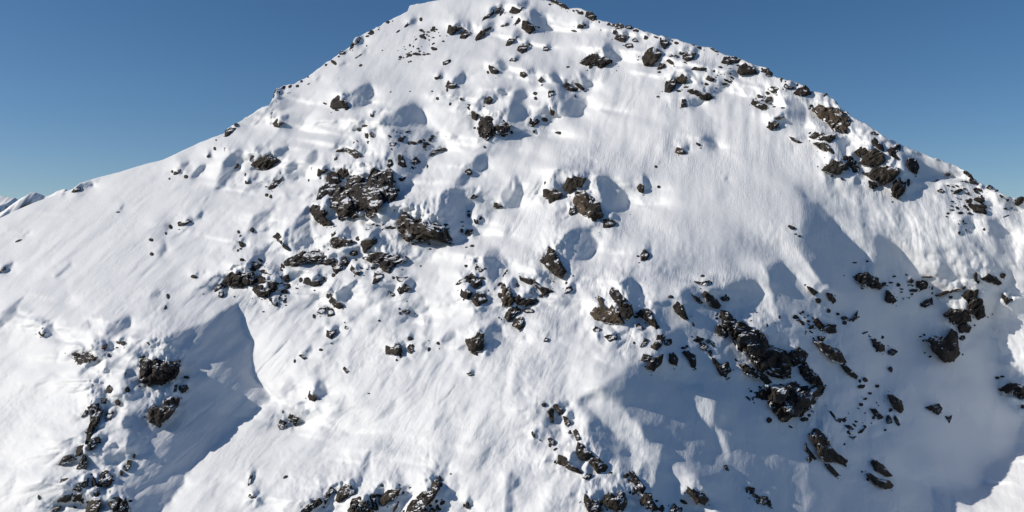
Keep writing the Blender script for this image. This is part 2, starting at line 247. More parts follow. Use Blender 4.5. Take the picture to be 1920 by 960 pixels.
# rocks: tile, kind (o outcrop, b boulder, s = small stones as x,y,w,h[,turn]), place, tone, outline
ROCKS = '''
A b farleft brown: 535,480 560,450 600,440 602,462 560,487
A b leftdrift dark: 1330,710 1350,700 1380,705 1410,680 1425,700 1390,730 1340,735
A s leftdrift dark: 1275,740,22,30 1243,790,12,22 1325,330,60,25,-30 1290,325,20,20 1270,380,15,15 1395,365,28,30 1135,840,32,25 1135,945,25,25
A s farleft dark: 885,630,28,10,-10 140,845,60,12,-20
A s leftsky dark: 1560,205,25,35 1610,155,25,25 1620,90,12,12 1690,160,25,30
A b leftsky dark: 1688,62 1688,18 1730,-4 1775,-2 1740,30 1702,62
A s leftblue dark: 1780,285,22,40,30 1765,300,12,16 1790,780,20,25 1805,820,20,40 1810,870,30,60,-30 1785,920,20,20 1805,910,20,20 1890,765,30,40,-30 1760,830,10,15
I b farleft dark: -25,110 0,98 40,80 47,100 0,125 -25,130
B b upperleft dark: 880,800 890,755 930,720 975,730 1005,770 1005,812 960,802 900,822
B s upperleft dark: 925,825,28,18 998,715,12,30 1150,345,10,15 1268,378,12,10 1105,490,30,15,-20 1190,865,30,45 1235,835,15,10 1330,690,20,8,-35 1475,685,15,8 1135,945,40,20 1160,930,20,10 715,630,22,10,-20
B o leftsky dark: 1025,368 1033,330 1060,295 1092,285 1095,315 1055,352
B b leftsky dark: 945,402 958,380 988,388 978,407 950,412
B b leftsky dark: 448,735 458,690 478,660 503,690 500,712 465,737
B b leftsky brown: 1045,452 1080,420 1120,398 1112,415 1060,442
B b leftsky brown: 542,722 556,697 580,688 572,715 550,727
B s leftsky dark: 630,645,24,20,-35
B b upperleft brown: 1428,205 1460,165 1492,148 1482,175 1442,203
B s upperleft brown: 1385,235,32,12,-35 1555,145,22,26
B b leftsky brown: 445,925 480,888 502,903 527,920 490,957 458,952
B s speckle dark: 1580,240,20,15 1610,240,25,12 1640,225,30,20 1670,220,25,12 1615,270,15,10 1575,270,12,8 1700,270,20,10 1725,310,20,12 1515,300,12,7 1475,340,14,20 1500,350,15,14 1440,370,20,8 1485,387,15,8 1535,365,25,14 1460,405,35,10 1400,430,25,20 1395,445,20,9 1580,410,30,12 1610,405,25,14 1630,408,12,8 1480,460,15,12 1465,465,14,10 1385,380,10,6 1660,235,14,10 1690,245,10,9 1655,210,12,8 1560,350,10,8 1520,390,12,7
C b summit dark: 152,242 163,195 200,172 247,188 262,210 215,242 180,264
C b summit dark: 248,287 258,250 290,222 322,260 290,292
C o summit brown: 360,312 372,270 420,208 450,192 482,210 450,242 402,295
C o summit dark: 398,187 430,128 460,108 502,72 503,105 460,142 415,162
C b summit dark: 508,104 528,65 562,48 552,82
C o summit dark: 618,92 650,38 680,26 724,50 712,76 670,108
C b summit brown: 712,212 722,158 760,156 797,190 817,220 790,248 750,242
C o summit dark: 653,187 688,135 740,116 753,125 722,152 690,168
C b summit brown: 592,343 608,300 640,272 693,268 652,312 620,348
C b summit brown: 678,377 688,343 720,327 757,345 747,387 710,402
C b summit brown: 872,378 878,343 917,360 907,387
C b summit dark: 617,457 638,428 677,440 662,463
C s summit dark: 560,98,16,40,30 460,545,22,22 1060,502,28,14 770,335,16,20
C b upperslope brown: 468,478 500,498 543,535 520,558 480,547 466,510
C b upperslope brown: 698,572 703,538 737,538 747,565 725,583
C b summit brown: 550,198 575,180 612,168 602,190 570,203
C o uppermid dark: 1160,472 1200,430 1260,398 1300,440 1330,418 1392,455 1380,477 1300,513 1250,490 1210,492
C b crest dark: 1128,212 1133,183 1170,168 1203,190 1160,212
C s crest dark: 1100,230,32,10 1305,220,12,24 1450,350,18,8 1425,530,10,8
C o crest dark: 910,-2 970,2 1040,36 1073,72 1030,62 990,42
C o crest dark: 1185,125 1198,90 1240,90 1278,152 1240,155
C o crest brown: 1393,252 1408,198 1440,175 1473,188 1472,222 1430,243
C b crest dark: 1478,210 1500,190 1535,193 1540,217 1500,218
C b crest brown: 1407,292 1430,253 1503,268 1482,322 1430,303
C b crest brown: 1487,348 1500,313 1543,328 1548,357 1510,363
C b crest brown: 1538,303 1560,278 1588,315 1555,318
C b crest brown: 1627,292 1640,240 1663,243 1652,298
C o crest dark: 1750,322 1748,282 1785,286 1823,320 1780,374 1758,352
C b crest brown: 1615,445 1637,383 1690,350 1760,388 1753,433 1692,485 1637,485
C b crest brown: 1797,457 1818,418 1870,411 1884,440 1842,484
C b crest brown: 1727,523 1748,472 1788,478 1782,507
C s crest brown: 1740,545,32,26,-30
D b crest dark: 292,408 303,373 343,366 333,402
D b crest brown: 322,467 322,418 350,392 418,398 402,442 350,478
D b rightupper dark: 182,683 193,620 240,582 272,612 262,660 225,703
D b rightupper brown: 272,590 320,550 354,580 342,624 300,630
D b rightupper dark: 378,522 410,503 498,508 482,527 420,533
D s rightupper dark: 460,548,42,14 345,655,42,16 470,655,52,14 290,683,36,16 497,630,26,22 605,507,40,20 135,725,26,12 650,540,12,8 580,565,14,10 600,640,10,8 570,660,12,10
D b rightupper brown: 488,592 510,562 558,590 547,613 510,603
D o rightupper dark: 357,683 400,662 450,688 520,698 548,730 510,754 470,748 430,723 380,703
D b rightupper dark: 308,803 313,742 342,738 348,803
D b rightridge dark: 612,468 640,420 690,428 722,428 758,445 742,468 660,484
D b rightridge brown: 732,543 743,502 790,476 852,508 880,548 800,564 750,558
D o rightridge dark: 905,535 935,515 962,508 980,545 940,550
D b rightridge dark: 938,563 970,548 988,572 960,578
D s rightridge dark: 440,355,44,12 1330,720,16,30 1425,745,50,14,25 1005,800,22,10 1070,810,30,16 1105,850,14,9
D b rightridge dark: 515,352 560,366 597,395 565,392 535,372
D b rightridge brown: 1150,703 1190,656 1240,641 1280,690 1252,718 1190,724
D o rightridge dark: 1072,652 1088,622 1130,638 1163,660 1120,668 1085,664
D b rightridge dark: 947,667 990,641 1044,665 1032,698 990,693
D o rightridge brown: 830,772 858,736 900,768 954,800 943,834 890,813 850,793
D s rightridge grey: 970,740,42,32 900,722,44,32
H o rightridge brown: 0,160 5,108 40,90 85,130 62,168 20,174
H b rightridge dark: 48,93 58,52 124,75 92,98
H o bigright tan: 325,25 380,-16 440,-4 520,18 602,78 625,150 572,184 500,174 450,133 410,103 370,62
H s bigright dark: 205,240,10,10 435,385,32,22 985,310,22,50 615,400,50,70 655,465,60,50
G b bigright dark: 1117,62 1150,72 1214,105 1180,112 1140,93
H o bigright grey: 307,227 350,192 400,186 440,218 465,228 503,198 503,242 450,264 400,254 350,248
H o bigright grey: 342,282 370,262 430,272 474,310 499,363 460,358 400,323
H b bigright grey: 406,472 460,427 500,396 572,426 595,460 540,509 470,498
H o bigright brown: 636,342 690,306 770,286 795,310 742,353 680,368
H b bigright brown: 686,422 740,356 800,316 853,346 884,400 852,444 760,449
H b bigright brown: 716,508 800,466 860,446 963,446 989,490 942,554 870,574 800,554
H b bigright dark: 766,260 800,236 853,268 874,334 820,323
H b bigright dark: 886,332 940,296 972,286 979,404 930,373
H b bigright dark: 750,200 780,176 824,186 854,218 800,208
H o bigright dark: 757,603 752,557 800,567 824,600 790,619
H o bigright dark: 926,622 946,557 990,526 1034,567 1024,632 970,689 932,662
H s bigright dark: 1053,570,26,52
H o bigright dark: 1032,432 1058,386 1113,396 1134,450 1112,509 1070,484 1048,452
H b farright dark: 1236,563 1258,548 1280,544 1264,562
H o farright brown: 1267,633 1290,611 1329,635 1300,649
H s farright dark: 1350,510,38,22 1540,570,50,30 1590,620,40,30 1380,710,25,10 1420,760,30,20,40 1380,775,40,10 1410,800,20,10 1350,800,25,15 1340,825,20,10 1440,855,20,15 1465,860,15,25 1485,925,10,20 1435,945,20,25 1555,775,40,40 1510,800,30,20 1620,745,60,25,40 1620,920,20,20 1500,655,20,12 1490,760,25,12 1780,765,30,12 1830,760,15,10 1790,820,60,10,-20 1350,590,26,14 1385,600,18,12 1560,600,20,14 1530,590,16,12 1520,700,18,10
H o farright dark: 1462,487 1480,478 1524,508 1546,551 1500,524
H b farright dark: 1633,610 1655,590 1676,592 1695,620 1660,625
E b leftblue dark: 272,248 287,177 334,183 327,203 300,223
E o leftblue brown: 281,272 330,238 400,200 440,212 489,240 440,284 380,309 320,299
E s leftblue dark: 255,400,36,42 240,350,16,26 500,340,9,32 400,500,26,26 430,515,20,26 715,395,12,26 740,310,16,32
E o leftblue dark: 401,470 430,427 480,381 514,376 502,413 440,459
E o cliffabove grey: 981,172 1010,146 1040,147 1104,200 1098,244 1060,234 1030,198
E b cliffabove dark: 1138,73 1137,37 1192,31 1204,72 1160,84
E s cliffabove dark: 945,170,52,20,-15 1070,105,36,46,30 915,230,26,42 890,290,16,42 1088,14,26,22 1165,110,24,30 1345,120,50,40 1350,130,20,14
E b cliffabove dark: 776,353 787,306 850,301 859,320 822,348 790,369
E b cliff dark: 847,403 857,346 890,326 933,346 964,400 922,434 870,434
E o cliff dark: 926,322 960,286 1013,307 1024,352 970,384 938,342
E o cliff dark: 1000,440 1010,385 1060,346 1110,356 1160,400 1180,330 1220,296 1275,306 1314,360 1344,460 1355,512 1313,554 1293,594 1232,614 1192,674 1148,664 1136,624 1080,644 1010,644 960,654 938,604 868,584 836,552 880,527 900,478 955,436
E o cliff dark: 780,535 798,452 860,416 955,436 935,493 872,520 830,500
E o cliff dark: 726,602 758,566 820,576 854,640 834,662 894,722 830,744 788,703 758,672 738,642
E b cliff dark: 1016,664 1050,636 1094,672 1050,684
E b cliffright dark: 1296,293 1306,236 1342,236 1349,272 1310,309
E b cliffright dark: 1381,273 1386,206 1422,206 1442,258 1454,294 1400,294
E o cliffright dark: 1476,258 1520,215 1559,256 1520,274 1488,269
E s cliffright dark: 1410,385,46,30 1405,85,42,36 1435,68,20,18 1460,28,52,16,-15 1330,175,32,16 1475,335,30,20 1625,90,26,26 1730,160,32,26 1605,290,16,32 1750,58,20,15 1515,300,20,10 1585,140,24,30,30 1590,165,22,10
E o cliffright dark: 1616,214 1640,177 1704,151 1703,173 1650,199
E s cliff dark: 1100,285,52,30,-20 1475,635,34,46
E o outcrop2 brown: 1386,692 1408,651 1460,651 1500,686 1550,686 1600,676 1652,716 1704,736 1744,778 1774,852 1740,869 1698,824 1640,804 1580,844 1480,859 1428,824 1396,772
E s outcrop2 dark: 1675,685,42,22 1290,755,62,16,-15 1345,747,52,16 1165,750,50,55,30 1500,875,30,12
E o band brown: 881,882 887,797 920,776 960,816 1030,836 1056,850 1000,884 940,909
E b band brown: 1106,873 1117,826 1170,796 1229,827 1224,862 1182,894 1130,929
E s band dark: 1090,830,52,32 1055,940,60,44 990,920,40,20
Z o band dark: 530,491 550,479 568,472 595,470 613,479 603,489 575,491 550,499 534,496
E o leftband dark: 446,822 480,786 534,818 512,852 555,888 574,924 540,914 498,862
K o band dark: 1136,22 1180,-34 1240,-24 1350,-4 1444,-4 1434,42 1372,64 1352,104 1310,134 1266,102 1240,62 1180,44
K b band dark: 1191,213 1207,126 1240,111 1274,150 1242,193
K s band dark: 1195,85,34,42 1070,30,16,16 770,140,62,28,15 822,172,26,42,30 655,180,26,32 1110,90,20,12 1155,100,20,14 1160,75,22,14 900,145,24,30
K b band dark: 1026,103 1037,66 1060,86 1104,110 1093,144 1060,139
K o band dark: 796,58 818,26 850,-14 904,8 904,42 860,69
K o band brown: 886,72 920,36 974,58 964,113 920,134 897,103
K o band dark: 956,32 990,-4 1014,50 992,74
K b band dark: 676,202 688,166 730,156 794,188 804,213 760,234 710,218
K o leftband dark: 71,192 130,126 200,126 304,126 314,182 292,219 200,229 120,224
K b leftband brown: 6,268 17,227 60,201 79,221 42,263
K b leftband brown: 36,303 42,266 76,266 84,292 60,314
K o leftband dark: 206,63 201,21 260,26 354,57 354,98 290,114 238,88
K o leftband dark: 296,253 308,226 360,216 392,226 434,260 412,304 350,314 318,288
K o leftband dark: 310,205 350,146 400,166 474,187 484,242 432,264 398,216
K b leftband dark: 336,112 390,76 464,142 430,146
K o leftband dark: 416,322 440,316 484,348 484,384 438,364
K s leftband dark: 130,110,42,42 495,318,26,26 535,262,22,10 540,300,16,12 625,242,26,10,20 605,355,11,11 375,418,22,9 545,330,12,10 510,105,22,14 495,155,42,17 350,30,60,16,30 545,370,18,8
K b midslope dark: 847,303 852,261 888,267 884,298 860,319
K b midslope dark: 866,342 890,306 942,342 975,377 940,399 898,373
K b midslope dark: 857,453 852,376 887,387 909,442 880,454
K b midslope dark: 776,423 798,391 844,386 833,423 800,439
K s midslope dark: 755,450,22,32 930,245,32,12 985,497,13,13 610,790,16,26 810,705,32,22 885,655,16,9 1405,750,20,30 1375,780,16,22 1615,700,20,32,20 1685,655,26,22 1615,635,14,11 1695,695,9,11 1450,340,13,15 1400,430,21,21 1450,420,62,32,10 1395,395,13,15 1265,400,26,16 1243,485,19,13 1512,432,9,13 1555,75,15,12
K b midslope dark: 846,603 851,556 900,561 924,556 902,593 885,624
K b midslope dark: 981,543 990,521 1014,535 1007,554
K b midslope dark: 641,748 660,731 694,760 682,779
K b midslope dark: 971,848 983,831 1019,866 1000,884
K b midslope brown: 1295,733 1296,661 1330,684 1370,655 1404,666 1415,722 1382,744
K s midslope dark: 1475,620,36,32 1480,695,42,72,20
K b midslope dark: 1381,253 1410,210 1440,205 1485,245 1440,274 1400,284
K b midslope dark: 1338,304 1316,256 1360,292
K b midslope dark: 1378,183 1366,146 1400,165 1455,156 1432,194 1400,199
K s midslope dark: 1350,165,26,26
C s uppermid dark: 865,640,17,17 815,700,32,27 815,737,22,27 1190,687,20,10 1113,720,13,27 885,895,48,27,20 590,940,42,26 515,885,37,22 465,705,14,17
C b uppermid brown: 833,603 858,576 879,598 852,619
C b uppermid brown: 912,734 911,688 945,671 959,700 932,740
C b uppermid dark: 1026,642 1048,616 1100,656 1130,676 1100,690 1048,674
C b uppermid dark: 1106,622 1140,626 1186,666 1166,679 1128,653
C b uppermid dark: 922,803 938,786 964,830 952,869 928,853
C o uppermid dark: 766,923 778,886 830,891 855,910 800,944
C b uppermid brown: 436,773 436,737 470,716 504,745 472,784
C b uppermid brown: 336,853 316,787 345,785 364,838 389,860 372,909 338,888
Z o uppermid dark: 897,241 902,219 920,216 927,229 957,234 952,246 930,251 913,262 902,256
C b upperslope brown: 142,648 163,606 195,616 224,645 202,669 160,664
C b upperslope dark: 122,488 120,464 172,446 180,460 140,489
C s upperslope brown: 80,582,48,28,-30 80,737,22,22 175,780,17,22 258,740,20,24 153,675,13,27 40,685,16,11
F s upperslope dark: 575,55,32,22 985,35,52,17 805,22,22,27
F b centreleft brown: 286,323 320,301 344,341 320,359 292,343
F b centreleft dark: 321,528 348,496 389,515 350,534
F b centreleft dark: 501,593 508,561 547,566 569,590 530,604
F b centre brown: 876,513 881,456 940,456 1014,488 1004,523 960,564 918,564 910,525
F b centre brown: 1026,443 1058,376 1110,356 1194,378 1172,424 1110,474 1068,494
F b centre tan: 1106,563 1117,496 1180,471 1243,507 1293,568 1324,652 1280,674 1200,664 1147,633
F b centre dark: 1066,643 1077,596 1112,596 1124,632 1090,659
F s centre dark: 890,420,16,42 1255,685,42,37 1230,447,42,20,30 1305,515,20,27 1525,650,13,11
F b centre dark: 1326,743 1326,686 1380,686 1424,715 1382,754
F s centreleft dark: 372,700,32,52,-30 400,675,32,27 265,770,22,27 270,735,22,14 265,705,32,12 315,655,22,27 75,685,37,24 315,625,22,12 340,885,32,20 315,930,16,11 298,895,22,11
F b centreleft dark: 286,793 298,761 349,761 332,793 303,804
Z b centre brown: 1014,490 1024,480 1029,460 1040,469 1051,490 1062,511 1050,520 1036,511
F b spur brown: 1576,443 1600,411 1634,440 1622,489 1588,473
F s spur dark: 1740,440,22,20 1720,290,22,20
F b spur brown: 1606,953 1630,901 1674,950 1652,989 1608,989
G b spur tan: 262,187 273,147 310,151 344,186 310,199
G s spur dark: 435,122,37,17,30 455,150,16,9 1135,745,60,26,20 1165,795,24,10 1195,810,30,14
I b farleft brown: 286,577 320,541 354,565 320,609
I o rib dark: 566,803 578,776 630,726 700,736 760,686 804,656 793,703 750,754 700,784 620,804
I s rib dark: 890,640,32,37 922,655,32,37 935,695,17,32 878,688,22,13 815,745,22,27 545,720,14,20 490,735,20,14 560,760,16,10 1035,720,20,12
I s midslope dark: 1455,155,40,26 1258,300,20,40 1240,385,26,34 1525,285,14,8
I o dome dark: 1051,803 1068,776 1110,786 1140,796 1180,786 1240,796 1290,791 1339,786 1345,852 1313,914 1250,955 1180,965 1100,960 1056,933 1066,860
I b dome dark: 1096,648 1144,636 1149,694 1115,672
I s dome dark: 1400,910,42,22 940,880,11,42,20 1125,955,50,20
J b dome dark: 1256,32 1298,1 1334,6 1324,53 1300,69
J b dome brown: 1331,48 1348,11 1403,6 1415,36 1372,69
J b dome brown: 1116,183 1160,161 1212,178 1238,116 1290,81 1345,103 1334,163 1262,254 1190,305 1126,268
J s dome dark: 1130,97,32,14,-30 1160,135,22,10 955,42,37,42 882,138,42,42 1005,540,22,37,20 910,665,22,42 1325,95,14,16
J b dome grey: 936,643 957,576 989,571 979,623 955,650
J o rib dark: 656,182 688,121 744,116 744,170 774,202 743,283 703,343 683,403 636,444 656,350 676,290 676,212
J b rib dark: 606,252 640,196 674,186 662,223
J s rib dark: 690,60,32,100 820,40,42,62 825,820,12,52 855,850,42,32,-30 290,850,17,32
J b rib dark: 741,103 804,106 794,149 758,154
J o rib dark: 786,258 797,221 859,196 843,249 810,269
J o rib dark: 656,463 698,406 744,366 754,422 702,484 668,504
J b rib dark: 561,548 578,476 622,456 644,491 602,534
J b rib dark: 441,608 478,541 520,526 559,560 512,589
J o rib dark: 566,643 598,586 632,516 654,590 643,644 610,634
J b rib brown: 431,768 458,716 514,706 482,743
J o rib dark: 736,763 757,676 790,646 849,688 834,743 800,769
J o rib dark: 546,793 598,736 664,706 664,763 602,804
J o rib dark: 426,883 468,836 544,826 533,873 470,894
J o rib dark: 546,883 568,826 624,816 603,884
J o rib dark: 686,803 698,686 742,778 754,822 720,854
J b rib brown: 636,980 658,898 700,856 754,846 759,912 724,985
J b rib brown: 381,958 420,916 464,916 432,954
J b rib dark: 806,903 828,876 882,886 894,932 850,954
J o rib dark: 886,960 918,856 942,856 969,920 953,970
L b lowslope dark: 711,92 723,46 752,56 779,100 762,129 723,119
L o lowslope dark: 486,313 503,261 554,290 534,304 528,344 498,344
L o lowslope dark: 561,257 573,221 612,236 644,260 612,314 597,295 604,272 588,273
L s lowslope dark: 520,212,15,27 525,158,22,9 275,720,26,92,15 290,840,52,42 540,695,37,17,-30 1165,70,22,8
L o bottom dark: 651,960 700,916 760,866 802,851 814,892 772,934 702,970
L o bottom brown: 821,863 848,806 889,816 873,853 838,904
L s bottom dark: 885,800,42,52 1265,760,36,26 1295,735,21,21 1355,760,26,26 1390,760,26,32 1695,710,32,42 1675,880,22,27 1680,925,22,42 1780,675,13,13 1905,905,30,50 1880,910,16,22 1370,920,22,82,30 1640,955,50,40 1700,940,20,20
L b bottom brown: 921,873 937,806 990,746 1032,756 1064,822 1002,854 948,889
L o bottom brown: 1006,965 1048,866 1110,851 1162,876 1194,970 1100,1000
L o bottom dark: 1166,843 1200,796 1234,828 1214,862 1244,944 1200,934
L b bottom brown: 1246,873 1298,806 1404,781 1384,833 1322,884 1268,914
L o bottom brown: 1526,843 1600,786 1650,736 1694,726 1694,793 1642,874 1590,924 1548,873
L o bottom dark: 1446,960 1488,876 1542,866 1604,944 1540,975
L o bottom dark: 1576,733 1620,696 1649,686 1644,718
M o knot dark: 346,97 380,66 429,105 402,129 368,118
M s knot dark: 350,35,42,22 295,75,27,22 440,100,27,22
M o knot dark: 296,163 340,126 404,168 414,213 360,249 318,218
M o knot dark: 216,213 248,177 304,146 293,194 250,214
M b knot dark: 251,293 262,236 300,221 344,280 312,329 268,313
M b knot brown: 331,323 370,281 432,281 459,332 412,364 374,379
M o tanrock tan: 546,263 568,206 612,221 644,280 664,332 643,374 568,374 561,312
M o tanrock dark: 696,147 740,166 802,176 852,226 902,236 944,255 880,304 846,254 778,214 718,193
M o tanrock dark: 646,322 690,296 740,306 814,318 814,353 742,374 678,374
M s tanrock dark: 780,270,62,42 755,408,92,32,5 545,290,32,32 590,130,17,62,35 545,210,42,17,-40 505,255,42,12,-60 680,218,20,30 860,298,44,22,-20
M o tanrock brown: 586,453 618,391 682,376 704,412 652,464 608,494
M b tanrock brown: 641,518 668,466 717,456 739,532 690,554
M b tanrock dark: 1031,288 1048,236 1075,216 1099,250 1062,284
M s tanrock dark: 1050,205,20,27
M b lowslope brown: 291,643 298,616 350,616 380,576 424,586 424,693 370,729 326,713
M b lowslope dark: 296,882 320,866 349,886 325,902
M b lowslope dark: 876,642 888,611 914,618 908,644
M b spur tan: 1236,433 1288,366 1296,312 1324,346 1316,410 1380,400 1390,360 1434,398 1454,460 1480,503 1420,514 1318,494 1268,474
M b spur dark: 1371,283 1398,236 1442,266 1494,318 1534,368 1545,432 1500,474 1456,454 1416,382 1396,322
M b spur dark: 1246,553 1263,526 1304,545 1292,574 1263,574
M b spur dark: 1331,603 1380,586 1434,600 1422,634 1370,639
M o spurline brown: 1571,433 1598,406 1650,396 1694,428 1734,520 1722,544 1678,514 1636,474
M b spurline brown: 1566,523 1590,501 1629,540 1612,564 1578,549
M b spurline brown: 1596,683 1638,616 1659,630 1643,674
M b spurline brown: 1676,683 1718,638 1738,566 1789,608 1763,673 1720,714
M b spurline brown: 1606,773 1628,736 1694,748 1672,784 1628,794
M b spurline dark: 1646,833 1688,777 1774,736 1764,803 1702,864 1668,854
M b spurline dark: 1816,793 1816,737 1850,721 1889,770 1873,819 1838,809
M s spurline dark: 1810,650,62,52 1555,650,17,17 1830,305,42,22
O b spurline dark: 246,383 280,346 324,368 344,430 364,472 330,479 278,433
O o spurline dark: 316,722 360,706 414,748 419,823 388,834 366,782
O s spurline dark: 480,680,52,52 510,640,32,32 430,610,22,22 545,670,17,42,-30 530,720,32,32 400,515,14,36,-25 450,650,26,26 330,690,40,20
O o spurline dark: 536,762 560,766 600,806 660,796 679,860 642,909 608,894 568,833
N b lowspur brown: 266,212 284,181 314,186 314,294 293,273
N b lowspur brown: 306,167 330,146 384,193 389,229 348,223
N b lowspur brown: 381,240 402,236 444,290 422,329 398,303
N b lowspur brown: 456,352 482,336 509,388 514,434 483,424
N o lowspur brown: 266,412 290,396 324,438 313,469 283,443
N s lowspur dark: 240,157,36,27 430,360,42,32 280,460,17,27 330,490,47,22,-20 160,380,24,47,-20 210,420,12,13 740,668,27,22 670,890,27,42 840,690,20,14 880,770,16,20 905,790,18,14 870,720,12,22 930,800,14,20
N o lowspur brown: 336,593 347,541 380,536 434,588 514,648 519,674 448,644 378,614
N b lowspur dark: 526,703 558,671 599,678 594,709 550,719
N b lowspur brown: 476,493 498,436 532,456 604,518 594,554 550,574 508,554
N b lowspur brown: 566,583 608,541 652,556 719,620 692,654 640,664 598,614
N b lowspur brown: 541,893 546,826 592,856 642,886 679,940 652,969 578,964
N b lowspur brown: 686,882 698,841 740,826 780,844 802,806 844,828 859,892 832,944 780,959 718,924
N o lowspur dark: 876,656 932,686 1004,778 993,834 948,813 908,743
N o lowspur brown: 961,873 1000,806 1042,826 1064,888 1099,932 1060,949 1008,914 968,904
N b lowspur brown: 1306,802 1323,776 1380,796 1442,826 1474,870 1442,909 1388,899 1348,853
N s lowspur dark: 1285,885,57,27,25 1125,930,32,52
N b lowspur dark: 1586,612 1610,605 1629,652 1600,644
N o lowspur dark: 1186,945 1220,896 1275,950 1240,985 1200,975
O o darkwall brown: 411,192 460,196 519,186 503,233 468,244
O s darkwall dark: 470,150,37,22 465,243,32,17 645,320,72,42 645,300,20,40
O b darkwall brown: 466,282 490,266 562,316 609,370 582,399 538,384 498,334
O b darkwall dark: 386,288 430,306 474,350 450,359 418,334
O o darkwall dark: 606,406 662,426 724,486 764,560 722,624 658,594 616,503
O o darkwall dark: 696,498 830,526 922,586 964,646 1064,696 1115,780 1104,894 1020,905 918,864 846,794 756,694 686,602
O o darkwall dark: 1106,740 1130,710 1200,692 1254,738 1234,804 1150,826
O b darkwall dark: 566,563 577,516 622,526 664,590 642,614 588,594
O o darkwall dark: 751,808 800,816 882,856 952,906 995,952 960,966 898,926 818,904 768,863
O o darkwall dark: 1186,838 1250,796 1302,868 1342,908 1374,965 1280,965 1218,904
P o darkwall dark: 0,22 60,6 150,16 200,-14 280,46 330,16 400,-24 426,20 353,124 282,204 200,244 120,269 58,213 16,142
P s darkwall dark: 10,270,37,37 270,265,52,32 310,235,32,27
O b shadeup dark: 1251,228 1290,236 1334,272 1300,294 1268,263
O o shadeup dark: 1396,278 1440,284 1469,330 1452,359 1418,334
O s shadeup dark: 1335,335,42,42 1415,412,30,32 1535,465,52,27 1535,500,32,32 1020,500,42,17 1045,465,22,42 938,180,12,17 945,232,22,17 1050,295,17,9 1485,435,24,20 1705,40,30,16 1610,50,40,14 1530,147,10,10
O o shadeup dark: 1566,483 1600,450 1634,406 1629,462 1600,494
O o shademid dark: 1306,467 1330,464 1370,506 1420,516 1469,516 1469,579 1410,579 1348,554 1322,523
O b shademid dark: 1326,602 1394,606 1372,644 1338,634
O b shademid brown: 1296,638 1350,645 1442,684 1494,706 1545,792 1512,809 1438,774 1368,714
O b shademid dark: 1506,818 1552,826 1634,900 1622,924 1558,894
O b shademid brown: 1736,617 1770,645 1834,668 1834,704 1800,719 1758,684
O s shademid dark: 1820,610,22,27 1890,720,72,42 1690,575,42,14,-20 1880,850,32,42 1650,940,20,30 1690,930,40,30,30
O o shadeup dark: 1611,172 1648,131 1700,121 1784,168 1793,208 1834,219 1802,244 1728,244 1668,224
O s shadeup dark: 1830,210,32,27
O o shadeup dark: 1836,333 1847,256 1882,276 1924,330 1902,354 1858,344
Q s shadeup dark: 805,380,26,26 865,400,70,50 820,435,42,16 895,358,80,9 710,355,20,10 690,390,30,10
Q o shadeup dark: 857,522 878,492 922,477 928,507 890,528
Q b pillar dark: 937,460 1000,437 1102,412 1108,432 1012,448 960,473
Q s pillar dark: 1028,473,26,19 1090,700,42,26 1095,795,11,11 1170,360,20,50 1215,475,11,11
Q o pillar dark: 1082,467 1129,427 1183,433 1172,467 1120,493
Q o pillar dark: 1127,502 1158,472 1203,478 1213,530 1224,582 1180,603 1128,562
Q b pillar dark: 987,577 1028,537 1080,537 1132,548 1143,602 1080,628 1028,613
Q b pillar dark: 1067,642 1100,607 1143,640 1132,672 1078,678
Q b pillar dark: 892,717 939,687 1000,697 1030,657 1062,678 1073,792 1042,833 988,833 947,782 917,742
Q o pillar dark: 1197,372 1239,337 1282,358 1313,392 1290,403 1238,393
Q o pillar dark: 1313,448 1342,467 1363,490 1342,513 1318,482
Q s pillar dark: 1320,350,32,26 1290,925,26,14 1320,918,26,12 1352,920,24,8
P b lowshade brown: 896,77 932,86 1004,128 1019,192 990,214 948,183 916,133
P o lowshade dark: 766,188 802,181 864,247 840,264 798,233
P s lowshade dark: 910,270,42,62,-20 965,275,27,82,-25 880,345,17,17 660,283,22,12 705,658,16,14 700,20,62,32 820,15,32,22 700,155,30,24 765,70,30,16 570,275,32,24 525,400,36,20 570,455,24,12
P o lowshade dark: 446,197 482,206 512,254 559,258 542,289 498,274
P o lowshade dark: 571,308 610,306 649,342 610,344
P o lowshade dark: 596,388 640,398 674,382 640,416
P o lowshade dark: 1176,174 1230,161 1282,146 1304,180 1282,234 1228,208
P o lowshade dark: 1326,238 1355,248 1384,231 1362,294
P b lowshade dark: 1731,40 1800,1 1880,-4 1940,16 1940,79 1850,79 1778,69
P s lowshade dark: 1900,90,52,52 1910,170,30,26
P b lowshade brown: 316,382 348,346 402,356 454,428 474,478 544,538 590,570 560,594 498,574 428,579 376,532 366,482 326,423
P o lowshade dark: 271,490 288,436 304,508 364,552 328,554
P b lowshade dark: 291,562 310,531 334,570 310,592
P b lowshade dark: 421,598 462,601 534,680 512,699 468,664
P b lowshade brown: 771,588 800,571 862,606 935,692 890,699 798,648
P b lowshade brown: 736,678 772,676 832,716 902,726 944,755 922,779 860,789 798,753
P b lowshade dark: -6,868 20,876 34,937 0,914
N s lowshade dark: 1790,785,72,26 1830,840,52,27,30 1890,870,62,62
'''

